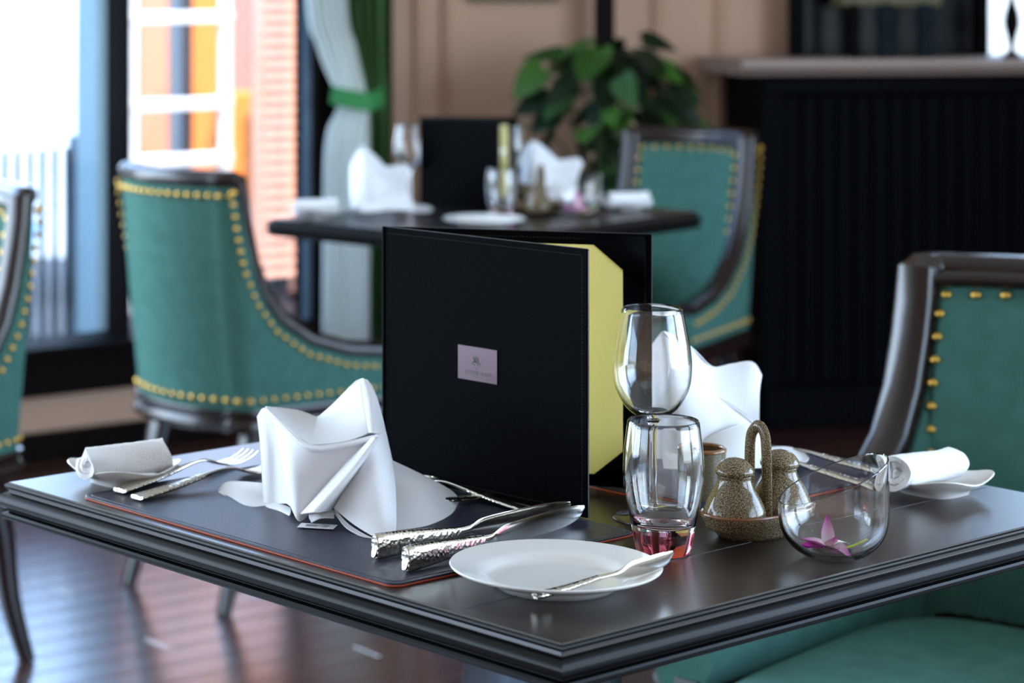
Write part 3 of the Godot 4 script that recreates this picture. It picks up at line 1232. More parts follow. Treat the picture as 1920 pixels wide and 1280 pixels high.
func room() -> void:
	# floor of narrow planks that run along the window wall
	var turn := atan2(0.571, 0.821)
	var fl := base("floor", Vector3(0, 0, 0))
	part("subfloor", block(Vector3(-1.8, -0.06, -3.6), Vector3(13, 0.08, 14.5)), M.subfloor, fl)
	var meshes := []
	for k in 4:
		meshes.append(block(Vector3.ZERO, Vector3(1.6, 0.018, 0.086), 0.0015))
	var frame := Basis(Vector3.UP, turn)
	var plank_mats: Array = [M.floor_a, M.floor_b, M.floor_c]
	var spots := []
	for r in 110:
		var d := 0.0885 * r + 0.046                      # distance from the window wall towards the room
		for c in range(-7, 5):
			var t := c * 1.602 + fmod(r * 0.63, 1.6)
			var p := Vector2(-0.6, 6.3) + Vector2(0.821, 0.571) * t + Vector2(0.571, -0.821) * d
			if p.x > 3.55 or p.x < -7.0 or p.y < -2.9 or p.y > 8.3 or -p.x * 0.13917 + (p.y - 6.92) * 0.99 > 0.75:
				continue
			spots.append([p, rng.randi() % 3, p.length() - (8.0 if p.y > 3.0 and absf(p.x) < 2.6 else 0.0)])
	spots.sort_custom(func(a, b): return a[2] < b[2])
	var rest := [begin(), begin(), begin()]
	for k in spots.size():
		var q = spots[k]
		var where := Vector3(q[0].x, -0.009, -q[0].y)
		if k < 300:
			var m := part("plank", meshes[k % 4], plank_mats[q[1]], fl, where)
			m.basis = frame
		else:
			(rest[q[1]] as SurfaceTool).append_from(meshes[0], 0, Transform3D(frame, where))
	for k in 3:
		part("more_planks", rest[k].commit(), plank_mats[k], fl).set_meta("kind", "stuff")
	var ce := base("ceiling", Vector3.ZERO)
	var outline := PackedVector2Array([Vector2(0.25, -7.2), Vector2(-8.45, -1.15), Vector2(-7.9, 3.2), Vector2(3.9, 3.2), Vector2(3.9, -7.75)])
	var st0 := begin()
	var ids := Geometry2D.triangulate_polygon(outline)
	for y in [2.8, 3.0]:
		for i in ids:
			st0.set_smooth_group(1 if y < 2.9 else 2)
			st0.add_vertex(Vector3(outline[i].x, y, outline[i].y))
	for i in 5:
		var a := outline[i]
		var c := outline[(i + 1) % 5]
		st0.set_smooth_group(3 + i)
		tri(st0, Vector3(a.x, 2.8, a.y), Vector3(c.x, 2.8, c.y), Vector3(c.x, 3.0, c.y))
		tri(st0, Vector3(a.x, 2.8, a.y), Vector3(c.x, 3.0, c.y), Vector3(a.x, 3.0, a.y))
	part("ceiling_slab", done(st0), M.ceiling, ce)
	# window wall on the left; local x runs along it, local -z is outside
	var w := base("wall_left", Vector3(-0.6, 0, -6.3), turn)
	wall("baseboard", w, [[Vector3(-4.0, 0.035, 0.0), Vector3(10.3, 0.07, 0.09)]], M.black_paint)
	wall("base_panel", w, [[Vector3(-4.0, 0.118, -0.01), Vector3(10.3, 0.096, 0.07)]], M.beige)
	wall("sill", w, [[Vector3(-4.0, 0.225, -0.02), Vector3(10.3, 0.118, 0.14), ], [Vector3(-4.0, 0.285, -0.01), Vector3(10.3, 0.022, 0.19)]], M.black_paint)
	wall("window_head", w, [[Vector3(-4.0, 2.58, -0.03), Vector3(10.3, 0.46, 0.12)]], M.cream)
	for q in [[0.2601, 0.2724], [0.8760, 0.9677], [1.1372, 1.12], [-1.28, -1.06], [-2.3, -2.1], [-3.6, -3.25], [-4.8, -4.6], [-6.1, -5.8], [-7.3, -7.1], [-9.2, -8.6]]:
		part("mullion", block(Vector3((q[0] + q[1]) / 2, 1.32, -0.02), Vector3(q[1] - q[0], 2.08, 0.11), 0.008), M.black_paint, w)
	part("slate_jamb", block(Vector3(0.8390, 1.32, 0.038), Vector3(0.018, 2.08, 0.02), 0.003), M.ext_grey, w)
	# window panes in view
	var k := 1
	for q in [[-1.06, 0.2150], [0.2724, 0.8226]]:
		var wn := base("window_%d" % k, Vector3(-0.6, 0, -6.3), turn)
		part("pane", block(Vector3((q[0] + q[1]) / 2, 1.32, -0.03), Vector3(q[1] - q[0], 2.06, 0.005), 0.0005), M.window_pane, wn)
		k += 1
	# back wall; local +z is the room
	var b := base("wall_back", Vector3(0.2867, 0, -6.9167), deg_to_rad(8.0))
	var o0: float = 1.8425
	wall("plaster", b, [[Vector3(o0 / 2 + 0.02, 1.4, -0.08), Vector3(o0 - 0.04, 2.8, 0.16)], [Vector3(o0 + 0.25, 0.45, -0.08), Vector3(0.5, 0.9, 0.16)], [Vector3(o0 + 0.25, 2.55, -0.08), Vector3(0.5, 0.5, 0.16)], [Vector3(o0 + 1.4, 1.4, -0.08), Vector3(1.8, 2.8, 0.16)]], M.beige)
	for q in [[0.1418, 0.028], [0.2221, 0.024], [0.8427, 0.03], [1.0274, 0.026]]:
		var st := begin()
		sweep(st, [Vector3(q[0], 0.2, 0.0), Vector3(q[0], 2.6, 0.0)], [Vector2(q[1] / 2, 0.0), Vector2(q[1] / 2, 0.006), Vector2(q[1] / 4, 0.014), Vector2(0, 0.009), Vector2(-q[1] / 4, 0.016), Vector2(-q[1] / 2, 0.008), Vector2(-q[1] / 2, 0.0)], Vector3(0, 0, 1))
		part("panel_moulding", done(st), M.beige, b)
	var bb := base("baseboard_back", Vector3(0.2867, 0, -6.9167), deg_to_rad(8.0))
	part("skirting_board", block(Vector3(1.9, 0.06, 0.012), Vector3(3.8, 0.12, 0.022)), M.black_paint, bb)
	# the walls behind and beside the camera
	var r := base("wall_right", Vector3(3.6, 0, 0))
	wall("plaster", r, [[Vector3(0.1, 0.2, -2.2), Vector3(0.2, 0.4, 11.0)], [Vector3(0.1, 2.65, -2.2), Vector3(0.2, 0.3, 11.0)], [Vector3(0.1, 1.4, -6.1), Vector3(0.2, 2.8, 3.6)], [Vector3(0.1, 1.4, 2.2), Vector3(0.2, 2.8, 1.9)], [Vector3(0.1, 1.4, -1.6), Vector3(0.2, 2.8, 0.35)]], M.cream)
	var f := base("wall_front", Vector3(0, 0, 2.9))
	wall("plaster", f, [[Vector3(-1.8, 1.4, 0.1), Vector3(12.0, 2.8, 0.2)]], M.beige)


func outside() -> void:
	var turn := atan2(0.571, 0.821)
	var where := Vector3(-0.6, 0, -6.3)
	var g := base("ground", where, turn)
	part("terrace", block(Vector3(-3, -0.1, -8.2), Vector3(30, 0.1, 16.0)), M.ext_ground, g)
	part("yard", block(Vector3(9.0, -0.1, 3.0), Vector3(8, 0.1, 20.0)), M.ext_ground, g)
	# white building across the terrace
	var wb := thing("white_building", "bright white building wall beyond the terrace, seen through the left window", "building", where, turn)
	var wt: float = 1.0414
	part("wall", block(Vector3(-2.6, wt / 2, -4.6), Vector3(5.3, wt, 0.3)), M.ext_white, wb)
	part("upper_wall", block(Vector3(-2.6, 1.5, -5.4), Vector3(5.3, 3.0, 0.3)), M.ext_teal, wb)
	part("eave", block(Vector3(2.3940, 1.0572, -4.65), Vector3(0.25, 0.02, 0.1)), M.ext_pink, wb)
	part("drainpipe", block(Vector3(2.3733, 1.1, -4.3), Vector3(0.03, 2.2, 0.06), 0.01), M.white_paint, wb)
	# balustrade on the terrace
	var d := 0.62
	var ba := thing("balustrade", "pale blue-grey balustrade with upright balusters outside the left window", "balustrade", where, turn)
	var top: float = 0.7695
	part("handrail", block(Vector3(-1.0, top - 0.015, -d), Vector3(2.35, 0.032, 0.09), 0.006), M.rail_grey, ba)
	part("bottom_rail", block(Vector3(-1.0, 0.13, -d), Vector3(2.35, 0.05, 0.06), 0.006), M.rail_grey, ba)
	for k in 30:
		var t: float = 0.4587 - k * 0.0355 * 1.15
		var st := begin()
		lathe(st, spline([Vector2(0.0, 0.14), Vector2(0.0095, 0.15), Vector2(0.0095, 0.26), Vector2(0.013, 0.33), Vector2(0.0085, 0.45), Vector2(0.0095, top - 0.05), Vector2(0.0095, top - 0.03), Vector2(0.0, top - 0.025)], 16), 10)
		part("baluster", done(st), M.rail_grey, ba, Vector3(t, 0, -d))
	part("newel_post", block(Vector3(0.4873, top / 2, -d), Vector3(0.022, top + 0.02, 0.05), 0.004), M.ext_grey, ba)
	var col := thing("porch_column", "pale blue painted column just outside between the balustrade and the dark mullion", "column", where, turn)
	part("shaft", block(Vector3(0.2878, 1.4, -0.18), Vector3(0.05, 2.8, 0.12), 0.012), M.pale_teal, col)
	part("plinth", block(Vector3(0.2878, 0.12, -0.18), Vector3(0.075, 0.24, 0.14), 0.008), M.pale_teal, col)
	# white trellis frame in the sun
	d = 2.1
	var tr := thing("white_trellis", "sunlit white painted frame of bars standing outside the second window", "trellis", where, turn)
	for q in [[248, 0.026], [423, 0.034]]:
		var t: float = 1.5926 if q[0] == 248 else 2.0036
		part("upright", block(Vector3(t, 1.0, -d), Vector3(q[1], 2.0, 0.04), 0.004), M.white_paint, tr)
	for y in [1.0814, 0.7596, 0.5543, 1.72, 0.2]:
		part("crossbar", block(Vector3((1.5652 + 2.0253) / 2, y, -d), Vector3(2.0253 - 1.5652, 0.042, 0.045), 0.004), M.white_paint, tr)
	# timber house front
	d = 3.2
	var th := thing("timber_house", "orange and pink timber boarded house front outside the second window", "building", where, turn)
	for q in [[2.1593, 2.3079, "ext_pink"], [2.3079, 2.4564, "ext_peach"], [2.4564, 2.5208, "ext_grey"], [2.5208, 2.5748, "ext_dark"], [2.5748, 2.7112, "ext_orange"], [2.7112, 2.7775, "ext_peach"], [2.7775, 2.9170, "ext_pink"], [2.9170, 3.3015, "ext_orange"]]:
		part("board", block(Vector3((q[0] + q[1]) / 2, 1.1, -d - 0.05), Vector3(q[1] - q[0] - 0.004, 2.2, 0.1), 0.006), M[q[2]], th)
	part("low_wall", block(Vector3(2.5292, 0.38, -2.75), Vector3(0.30, 0.76, 0.1), 0.01), M.ext_orange, th)
	part("terrace_step", block(Vector3(2.6620, 0.1, -2.3), Vector3(0.5, 0.2, 0.4), 0.01), M.ext_peach, th)
	# louvred shutter
	d = 2.0
	var sh := thing("louvred_shutter", "tall pinkish timber louvred shutter outside the right edge of the second window", "shutter", where, turn)
	var y := 0.12
	var c: float = (2.0878 + 2.2593) / 2
	var wd: float = 2.2593 - 2.0878
	while y < 1.75:
		var st := begin()
		rbox(st, Vector3(c, y, -d), Vector3(wd, 0.034, 0.009), 0.002, Basis(Vector3(1, 0, 0), -0.5))
		part("slat", done(st), M.slat, sh)
		y += 0.0436
	for t in [c - wd / 2 - 0.01, c + wd / 2 + 0.01]:
		part("stile", block(Vector3(t, 0.92, -d), Vector3(0.022, 1.75, 0.04), 0.003), M.slat, sh)
	part("backing", block(Vector3(c, 0.92, -d - 0.05), Vector3(wd, 1.75, 0.01), 0.002), M.ext_dark, sh)


func furnishings() -> void:
	var bt := deg_to_rad(8.0)
	var where := Vector3(0.2867, 0, -6.9167)
	# curtains in the corner
	var cu := thing("sheer_curtain", "white sheer curtain gathered by a green tie beside the dark window pier", "curtain", where, bt)
	part("cloth", curtain_sheet([[2.3, -0.2351, -0.1107, 0.2, 1.0], [1.25, -0.2144, -0.0988, 0.2, 1.0], [1.0457, -0.1789, -0.0691, 0.2, 0.7], [0.8996, -0.1226, -0.0364, 0.2, 0.35], [0.8118, -0.1522, -0.0334, 0.2, 0.6], [0.6511, -0.1626, -0.0334, 0.2, 1.0], [0.02, -0.1655, -0.0334, 0.2, 1.0]], 6, 0.014), M.sheer, cu)
	var st := begin()
	sweep(st, spline([Vector3(-0.1447, 0.9205, 0.24), Vector3(-0.1059, 0.9102, 0.27), Vector3(-0.0400, 0.9011, 0.27), Vector3(0.0069, 0.9165, 0.2)], 12), rect(0.006, 0.05, 0.002), Vector3(0, 1, 0))
	var tie := part("curtain_tie", done(st), M.tieback, self)
	tie.transform = Transform3D(Basis(Vector3.UP, bt), where)
	tag(tie, "bright green curtain tie round the white and green curtains", "curtain tie")
	var dr := thing("green_curtain", "dark green velvet curtain hanging to the right of the white sheer", "curtain", where, bt)
	part("cloth", curtain_sheet([[2.3, -0.1333, 0.0318, 0.14, 1.0], [1.25, -0.1004, 0.0333, 0.14, 1.0], [1.0283, -0.0779, 0.0303, 0.14, 0.8], [0.8952, -0.0620, 0.0340, 0.15, 0.5], [0.7325, -0.0410, 0.0355, 0.15, 0.8], [0.02, -0.0344, 0.0423, 0.14, 1.0]], 4, 0.022), M.green_drape, dr)
	# picture on the back wall
	var pic := thing("wall_picture", "bottom edge of an olive framed picture high on the beige wall", "picture", where, bt)
	part("frame", block(Vector3(0.4208, 1.1693 + 0.2, 0.015), Vector3(0.26, 0.4, 0.03)), M.olive, pic)
	# plant and the dark pole behind it
	var ps := Vector3(0.5716, 0, 0.45)
	var fr := Transform3D(Basis(Vector3.UP, bt), where)
	var pl := thing("potted_pothos", "large green leafy pothos in a pot in front of the beige wall", "plant", fr * ps)
	st = begin()
	lathe(st, [Vector2(0.0, 0.0), Vector2(0.13, 0.0), Vector2(0.135, 0.01), Vector2(0.175, 0.36), Vector2(0.185, 0.37), Vector2(0.185, 0.40), Vector2(0.17, 0.40), Vector2(0.165, 0.36), Vector2(0.0, 0.36)], 40)
	part("pot", done(st), M.pot, pl)
	var leaves := [leaf_mesh(0.085, 0.11, 0.18, 0.25), leaf_mesh(0.07, 0.1, 0.1, 0.4), leaf_mesh(0.1, 0.125, 0.22, 0.15)]
	var lm: Array = [M.leaf_a, M.leaf_b, M.leaf_b, M.leaf_c]
	var stems := begin()
	for k in 190:
		var u := rng.randf()
		var h := lerpf(0.42, 1.08, u)
		var rmax := lerpf(0.17, 0.235, sin(PI * clampf((h - 0.35) / 0.7, 0, 1))) * (0.62 if h > 1.02 else 1.0)
		var a := rng.randf() * TAU
		var rr := rmax * sqrt(rng.randf_range(0.15, 1.0))
		var p := Vector3(rr * cos(a), h, rr * sin(a))
		var m := part("leaf", leaves[k % 3], lm[rng.randi() % 4], pl, p)
		var x := Vector3(cos(a), rng.randf_range(-0.9, 0.15), sin(a)).normalized()
		var y := (Vector3(0, 1, 0.35) - x * x.dot(Vector3(0, 1, 0.35))).normalized().rotated(x, rng.randf_range(-0.7, 0.7))
		m.basis = Basis(x, y, x.cross(y)).scaled_local(Vector3.ONE * rng.randf_range(0.75, 1.15))
		if k % 3 == 0:
			sweep(stems, spline([Vector3(0.2 * p.x, 0.3, 0.2 * p.z), Vector3(0.35 * p.x, h * 0.8, 0.35 * p.z), p], 7), ring(0.003, 0.003, 5), Vector3(0.3, 0, 1))
	part("stem", done(stems), M.plant_stem, pl).set_meta("kind", "stuff")
	# long pendulous sprays at the right
	var pole := thing("dark_pole", "dark wooden pole standing upright behind the leafy plant", "pole", where, bt)
	part("shaft", block(Vector3(0.6613, 1.2, 0.1), Vector3(0.6877 - 0.6365, 2.4, 0.04), 0.006), M.black_paint, pole)
	part("foot", block(Vector3(0.6613, 0.02, 0.1), Vector3(0.18, 0.04, 0.16), 0.008), M.dark_wood, pole)
	# bar counter with fluted front and pale shelf
	var bar := thing("bar_counter", "dark navy bar counter with fluted boards under a pale ledge", "counter", where, bt)
	var x0: float = 1.0352
	var x1: float = x0 + 2.05
	var tp: float = 0.9703
	part("body", block(Vector3((x0 + x1) / 2, tp / 2, 0.185), Vector3(x1 - x0, tp, 0.27), 0.004), M.bar_navy, bar)
	part("plinth", block(Vector3((x0 + x1) / 2, 0.06, 0.345), Vector3(x1 - x0, 0.12, 0.04), 0.006), M.bar_navy, bar)
	part("frieze", block(Vector3((x0 + x1) / 2, tp - 0.03, 0.345), Vector3(x1 - x0, 0.05, 0.03), 0.006), M.bar_navy, bar)
	part("corner_post", block(Vector3(x0 + 0.03, tp / 2, 0.34), Vector3(0.07, tp, 0.03), 0.006), M.bar_navy, bar)
	for k in 38:
		part("fluted_board", block(Vector3(x0 + 0.09 + k * 0.051, tp / 2 + 0.03, 0.335), Vector3(0.046, tp - 0.17, 0.016), 0.007), M.bar_navy, bar)
	st = begin()
	var lx: float = 0.9654
	sweep(st, [Vector3(lx, tp, 0.2), Vector3(x1 + 0.05, tp, 0.2)], [Vector2(0.16, 0.0), Vector2(0.17, 0.012), Vector2(0.18, 0.018), Vector2(0.19, 0.024), Vector2(0.19, 0.042), Vector2(-0.18, 0.042), Vector2(-0.18, 0.0)], Vector3.UP)
	part("ledge", done(st), M.mantel, bar)
	# dark mirror above the ledge
	var mi := thing("dark_mirror", "dark framed mirror standing on the pale ledge against the wall", "mirror", where, bt)
	var ma: float = 1.2090
	var mb: float = 1.7938
	part("glass_panel", block(Vector3((ma + mb) / 2, tp + 0.542, 0.09), Vector3(mb - ma, 1.0, 0.03), 0.004), M.dark_mirror, mi)
	for t in [ma + 0.015, mb - 0.015]:
		part("stile", block(Vector3(t, tp + 0.542, 0.11), Vector3(0.04, 1.0, 0.03), 0.005), M.bar_navy, mi)
	var sg := thing("bottle_box", "long olive box above the vases in front of the dark mirror", "box", where, bt)
	part("body", block(Vector3((1.3136 + 1.6048) / 2, 1.1562 + 0.05, 0.19), Vector3(1.6048 - 1.3136, 0.1, 0.1), 0.006), M.olive, sg)
	for q in [[1.3412, 0.016, "black_wood"], [1.4352, 0.028, "slate"], [1.5501, 0.026, "slate"]]:
		st = begin()
		lathe(st, spline([Vector2(0.0, 0.0), Vector2(q[1] * 0.8, 0.0), Vector2(q[1], 0.012), Vector2(q[1] * 0.9, 0.07), Vector2(q[1] * 1.1, 0.115), Vector2(q[1] * 0.7, 0.15), Vector2(0.0, 0.151)], 24), 24, Vector3.ZERO, 70.0)
		var v := tag(part("vase", done(st), M[q[2]], self, fr * Vector3(q[0], tp + 0.042, 0.25)), {"0.016": "slim black vase on the ledge under the left part of the olive box", "0.028": "wide slate grey vase on the ledge in front of the dark mirror", "0.026": "slate grey vase on the ledge, nearest the bright window"}[str(q[1])], "vase")
		v.name = numbered("vase")
	st = begin()
	lathe(st, spline([Vector2(0.0, 0.0), Vector2(0.026, 0.0), Vector2(0.024, 0.012), Vector2(0.009, 0.022), Vector2(0.012, 0.05), Vector2(0.022, 0.09), Vector2(0.021, 0.12), Vector2(0.010, 0.16), Vector2(0.007, 0.19), Vector2(0.014, 0.205), Vector2(0.014, 0.30), Vector2(0.0, 0.302)], 40), 28, Vector3.ZERO, 70.0)
	tag(part("candlestick", done(st), M.black_wood, self, fr * Vector3(1.7838, tp + 0.042, 0.3)), "turned black candlestick on the ledge before the bright window", "candlestick")
	var wn := base("window_3", where, bt)
	part("pane", block(Vector3(1.8425 + 0.25, 1.6, -0.06), Vector3(0.5, 1.4, 0.005), 0.0005), M.window_pane, wn)
	var bk := thing("pale_outbuilding", "bright pale wall outside the window at the right end of the ledge", "building", where, bt)
	part("wall", block(Vector3(1.8953 + 0.3, 0.9, -2.6), Vector3(2.6, 1.8, 0.2)), M.ext_white, bk)
	part("roof", block(Vector3(1.8953 + 0.3, 1.83, -2.6), Vector3(2.7, 0.06, 0.4)), M.ext_grey, bk)
	# chairs
	var c0 := make_chair("green upholstered tub chair seen from behind, in front of the orange lit window")
	c0.position = Vector3(0.0, 0, -5.05)
	c0.rotation.y = deg_to_rad(41.0)
	copy(c0, "green tub chair facing the far table, in front of the dark bar", Vector3(0.9058, 0, -5.8603), deg_to_rad(-128.5))
	copy(c0, "green tub chair cut off by the photo's left edge, before the balustrade window", Vector3(-0.7087, 0, -4.3634), deg_to_rad(-128.5))
	copy(c0, "nearest green tub chair, pushed in at the laid front table beside the towel dish", Vector3(0.866, 0, -3.021), deg_to_rad(-129.7)).scale = Vector3(1.38, 1, 1.25)


func front_table() -> void:
	var tn := 0.6905
	var tc := Vector3(0.2695, 0, -2.392)
	make_table("dining_table", "dark lacquered square dining table with moulded edge, laid for two in front", tc, tn, 0.749, 0.766)
	var deg := tn
	var pm := make_placemat("navy leather placemat with orange edge under the white napkin, nearest setting", Vector3(0.0781, 0.75, -2.2965), tn)
	copy(pm, "navy placemat across the table, mostly hidden behind the glasses and caddy", Vector3(0.398, 0.75, -2.563), tn + PI)
	var s0: Vector3 = Vector3(0.1198, 0.7536, -2.4707)
	var s1: Vector3 = Vector3(0.3008, 0.7536, -2.2696)
	var f := Vector2(s1.x - s0.x, s1.z - s0.z).normalized()
	var menu := make_menu("black leather menu standing half open behind the folded napkin", s0, f, Vector2(0.255, 0.07).normalized())
	make_plaque(menu)
	make_wine_glass("tall stemmed wine glass standing behind the pink based tumbler", Vector3(0.3608, 0.7500, -2.2856))
	make_tumbler("barrel shaped water tumbler with pink glass base on the near table", Vector3(0.3493, 0.7500, -2.1501))
	make_plate("side_plate", "round white side plate with a butter knife at the table corner", Vector3(0.2410, 0.7500, -2.0369), 0.0885)
	var bk := make_butter_knife("small butter knife leaning across the rim of the near side plate")
	aim(bk, Vector3(0.2160, 0.7595, -1.9670), Vector3(0.3179, 0.7705, -2.0167))
	make_caddy("speckled brown pottery tray with loop handle holding two shakers", Vector3(0.4470, 0.7500, -2.2252), 0.65)
	make_shaker("speckled brown pear shaped shaker at the front left of the tray", Vector3(0.4470, 0.7500, -2.2252) + Vector3(0, 0.0078, 0) + Vector3(-0.0305 * cos(0.65), 0, 0.0305 * sin(0.65))).scale = Vector3.ONE * 1.06
	make_shaker("speckled brown shaker on the tray behind the loop handle", Vector3(0.4470, 0.7500, -2.2252) + Vector3(0, 0.0078, 0) + Vector3(0.0305 * cos(0.65), 0, -0.0305 * sin(0.65))).scale = Vector3.ONE * 1.06
	make_cup("speckled grey-brown pottery toothpick cup behind the front shaker", Vector3(0.4221, 0.7500, -2.3634))
	make_flower_bowl("clear glass bowl with slanted rim holding an orchid", Vector3(0.4954, 0.7500, -2.1346), 0.0)
	make_orchid("magenta and white orchid blossom lying in the slanted glass bowl", Vector3(0.4862, 0.7538, -2.1169), 0.0)
	var d0 := make_towel_dish("white square towel dish at the left corner of the near table", Vector3(-0.1429, 0.7500, -2.4519), tn + 0.03)
	copy(d0, "white square towel dish at the right side of the near table", Vector3(0.6566, 0.7500, -2.4019), tn)
	make_towel("rolled white terry towel on the dish at the table's left corner", Vector3(-0.1415, 0.7566, -2.4356), 0.5, 3)
	make_towel("rolled white terry towel on the dish beside the slanted bowl", Vector3(0.6443, 0.7566, -2.3931), 0.6, 8)
	var k1 := make_fork("upper of two forks fanned beside the left towel dish", "forks of the near setting")
	k1.remove_meta("group")
	aim(k1, Vector3(-0.1423, 0.7536, -2.3779), Vector3(0.0000, 0.7536, -2.5654))
	var k2 := copy(k1, "lower of two forks, its tines hidden behind the white napkin", Vector3.ZERO, 0)
	aim(k2, Vector3(-0.1240, 0.7536, -2.3469), Vector3(0.0109, 0.7536, -2.4917))
	var n1 := make_knife("broad handled hammered table knife lying nearest the napkin", 0.24)
	aim(n1, Vector3(0.0935, 0.7536, -2.1101), Vector3(0.2714, 0.7536, -2.2521))
	var n2 := make_knife("hammered table knife with its blade reflecting pink, nearest the side plate", 0.25)
	aim(n2, Vector3(0.1173, 0.7536, -2.0654), Vector3(0.2910, 0.7536, -2.2435))
	var sp := make_spoon("dessert spoon lying along the foot of the menu behind the napkin")
	aim(sp, Vector3(0.2452, 0.7536, -2.2918), Vector3(0.1337, 0.7536, -2.4297))
	var k3 := copy(k1, "dessert fork crossing the spoon between the napkin and menu", Vector3.ZERO, 0)
	aim(k3, Vector3(0.2194, 0.7536, -2.3587), Vector3(0.1454, 0.7536, -2.2963))
	k3.scale = Vector3.ONE * 0.85
	var k4 := copy(k1, "fork lying behind the slanted bowl, tines towards the shakers", Vector3.ZERO, 0)
	aim(k4, Vector3(0.6051, 0.7536, -2.3851), Vector3(0.5335, 0.7536, -2.4681))
	var k5 := copy(k1, "arched fork farthest back beside the right towel dish", Vector3.ZERO, 0)
	aim(k5, Vector3(0.6359, 0.7536, -2.4475), Vector3(0.5512, 0.7536, -2.5294))
	# napkins
	var nk := make_napkin("white linen napkin folded into points on the nearest placemat", Vector3(0.0456, 0.7536, -2.3190), napkin_a())
	var tg := begin()
	rbox(tg, Vector3(0, 0, 0), Vector3(0.034, 0.0006, 0.017), 0.0002)
	var tag_part := part("care_label", done(tg), M.linen, nk, Vector3(0.0463, 0.7548, -2.2340) - Vector3(0.0456, 0.7536, -2.3190))
	tag_part.rotation.y = -0.25
	var ink := begin()
	for q in [[-0.006, -0.003, 0.010], [0.007, -0.003, 0.008], [-0.004, 0.0, 0.013], [0.009, 0.0, 0.005], [-0.005, 0.003, 0.011], [0.007, 0.003, 0.006]]:
		rbox(ink, Vector3(q[0], 0.0004, q[1]), Vector3(q[2], 0.0002, 0.0013), 0.0001)
	part("faint_print", done(ink), M.ink, tag_part)
	make_napkin("white linen napkin folded into points behind the wine glass", Vector3(0.4736, 0.7536, -2.4733), napkin_b())


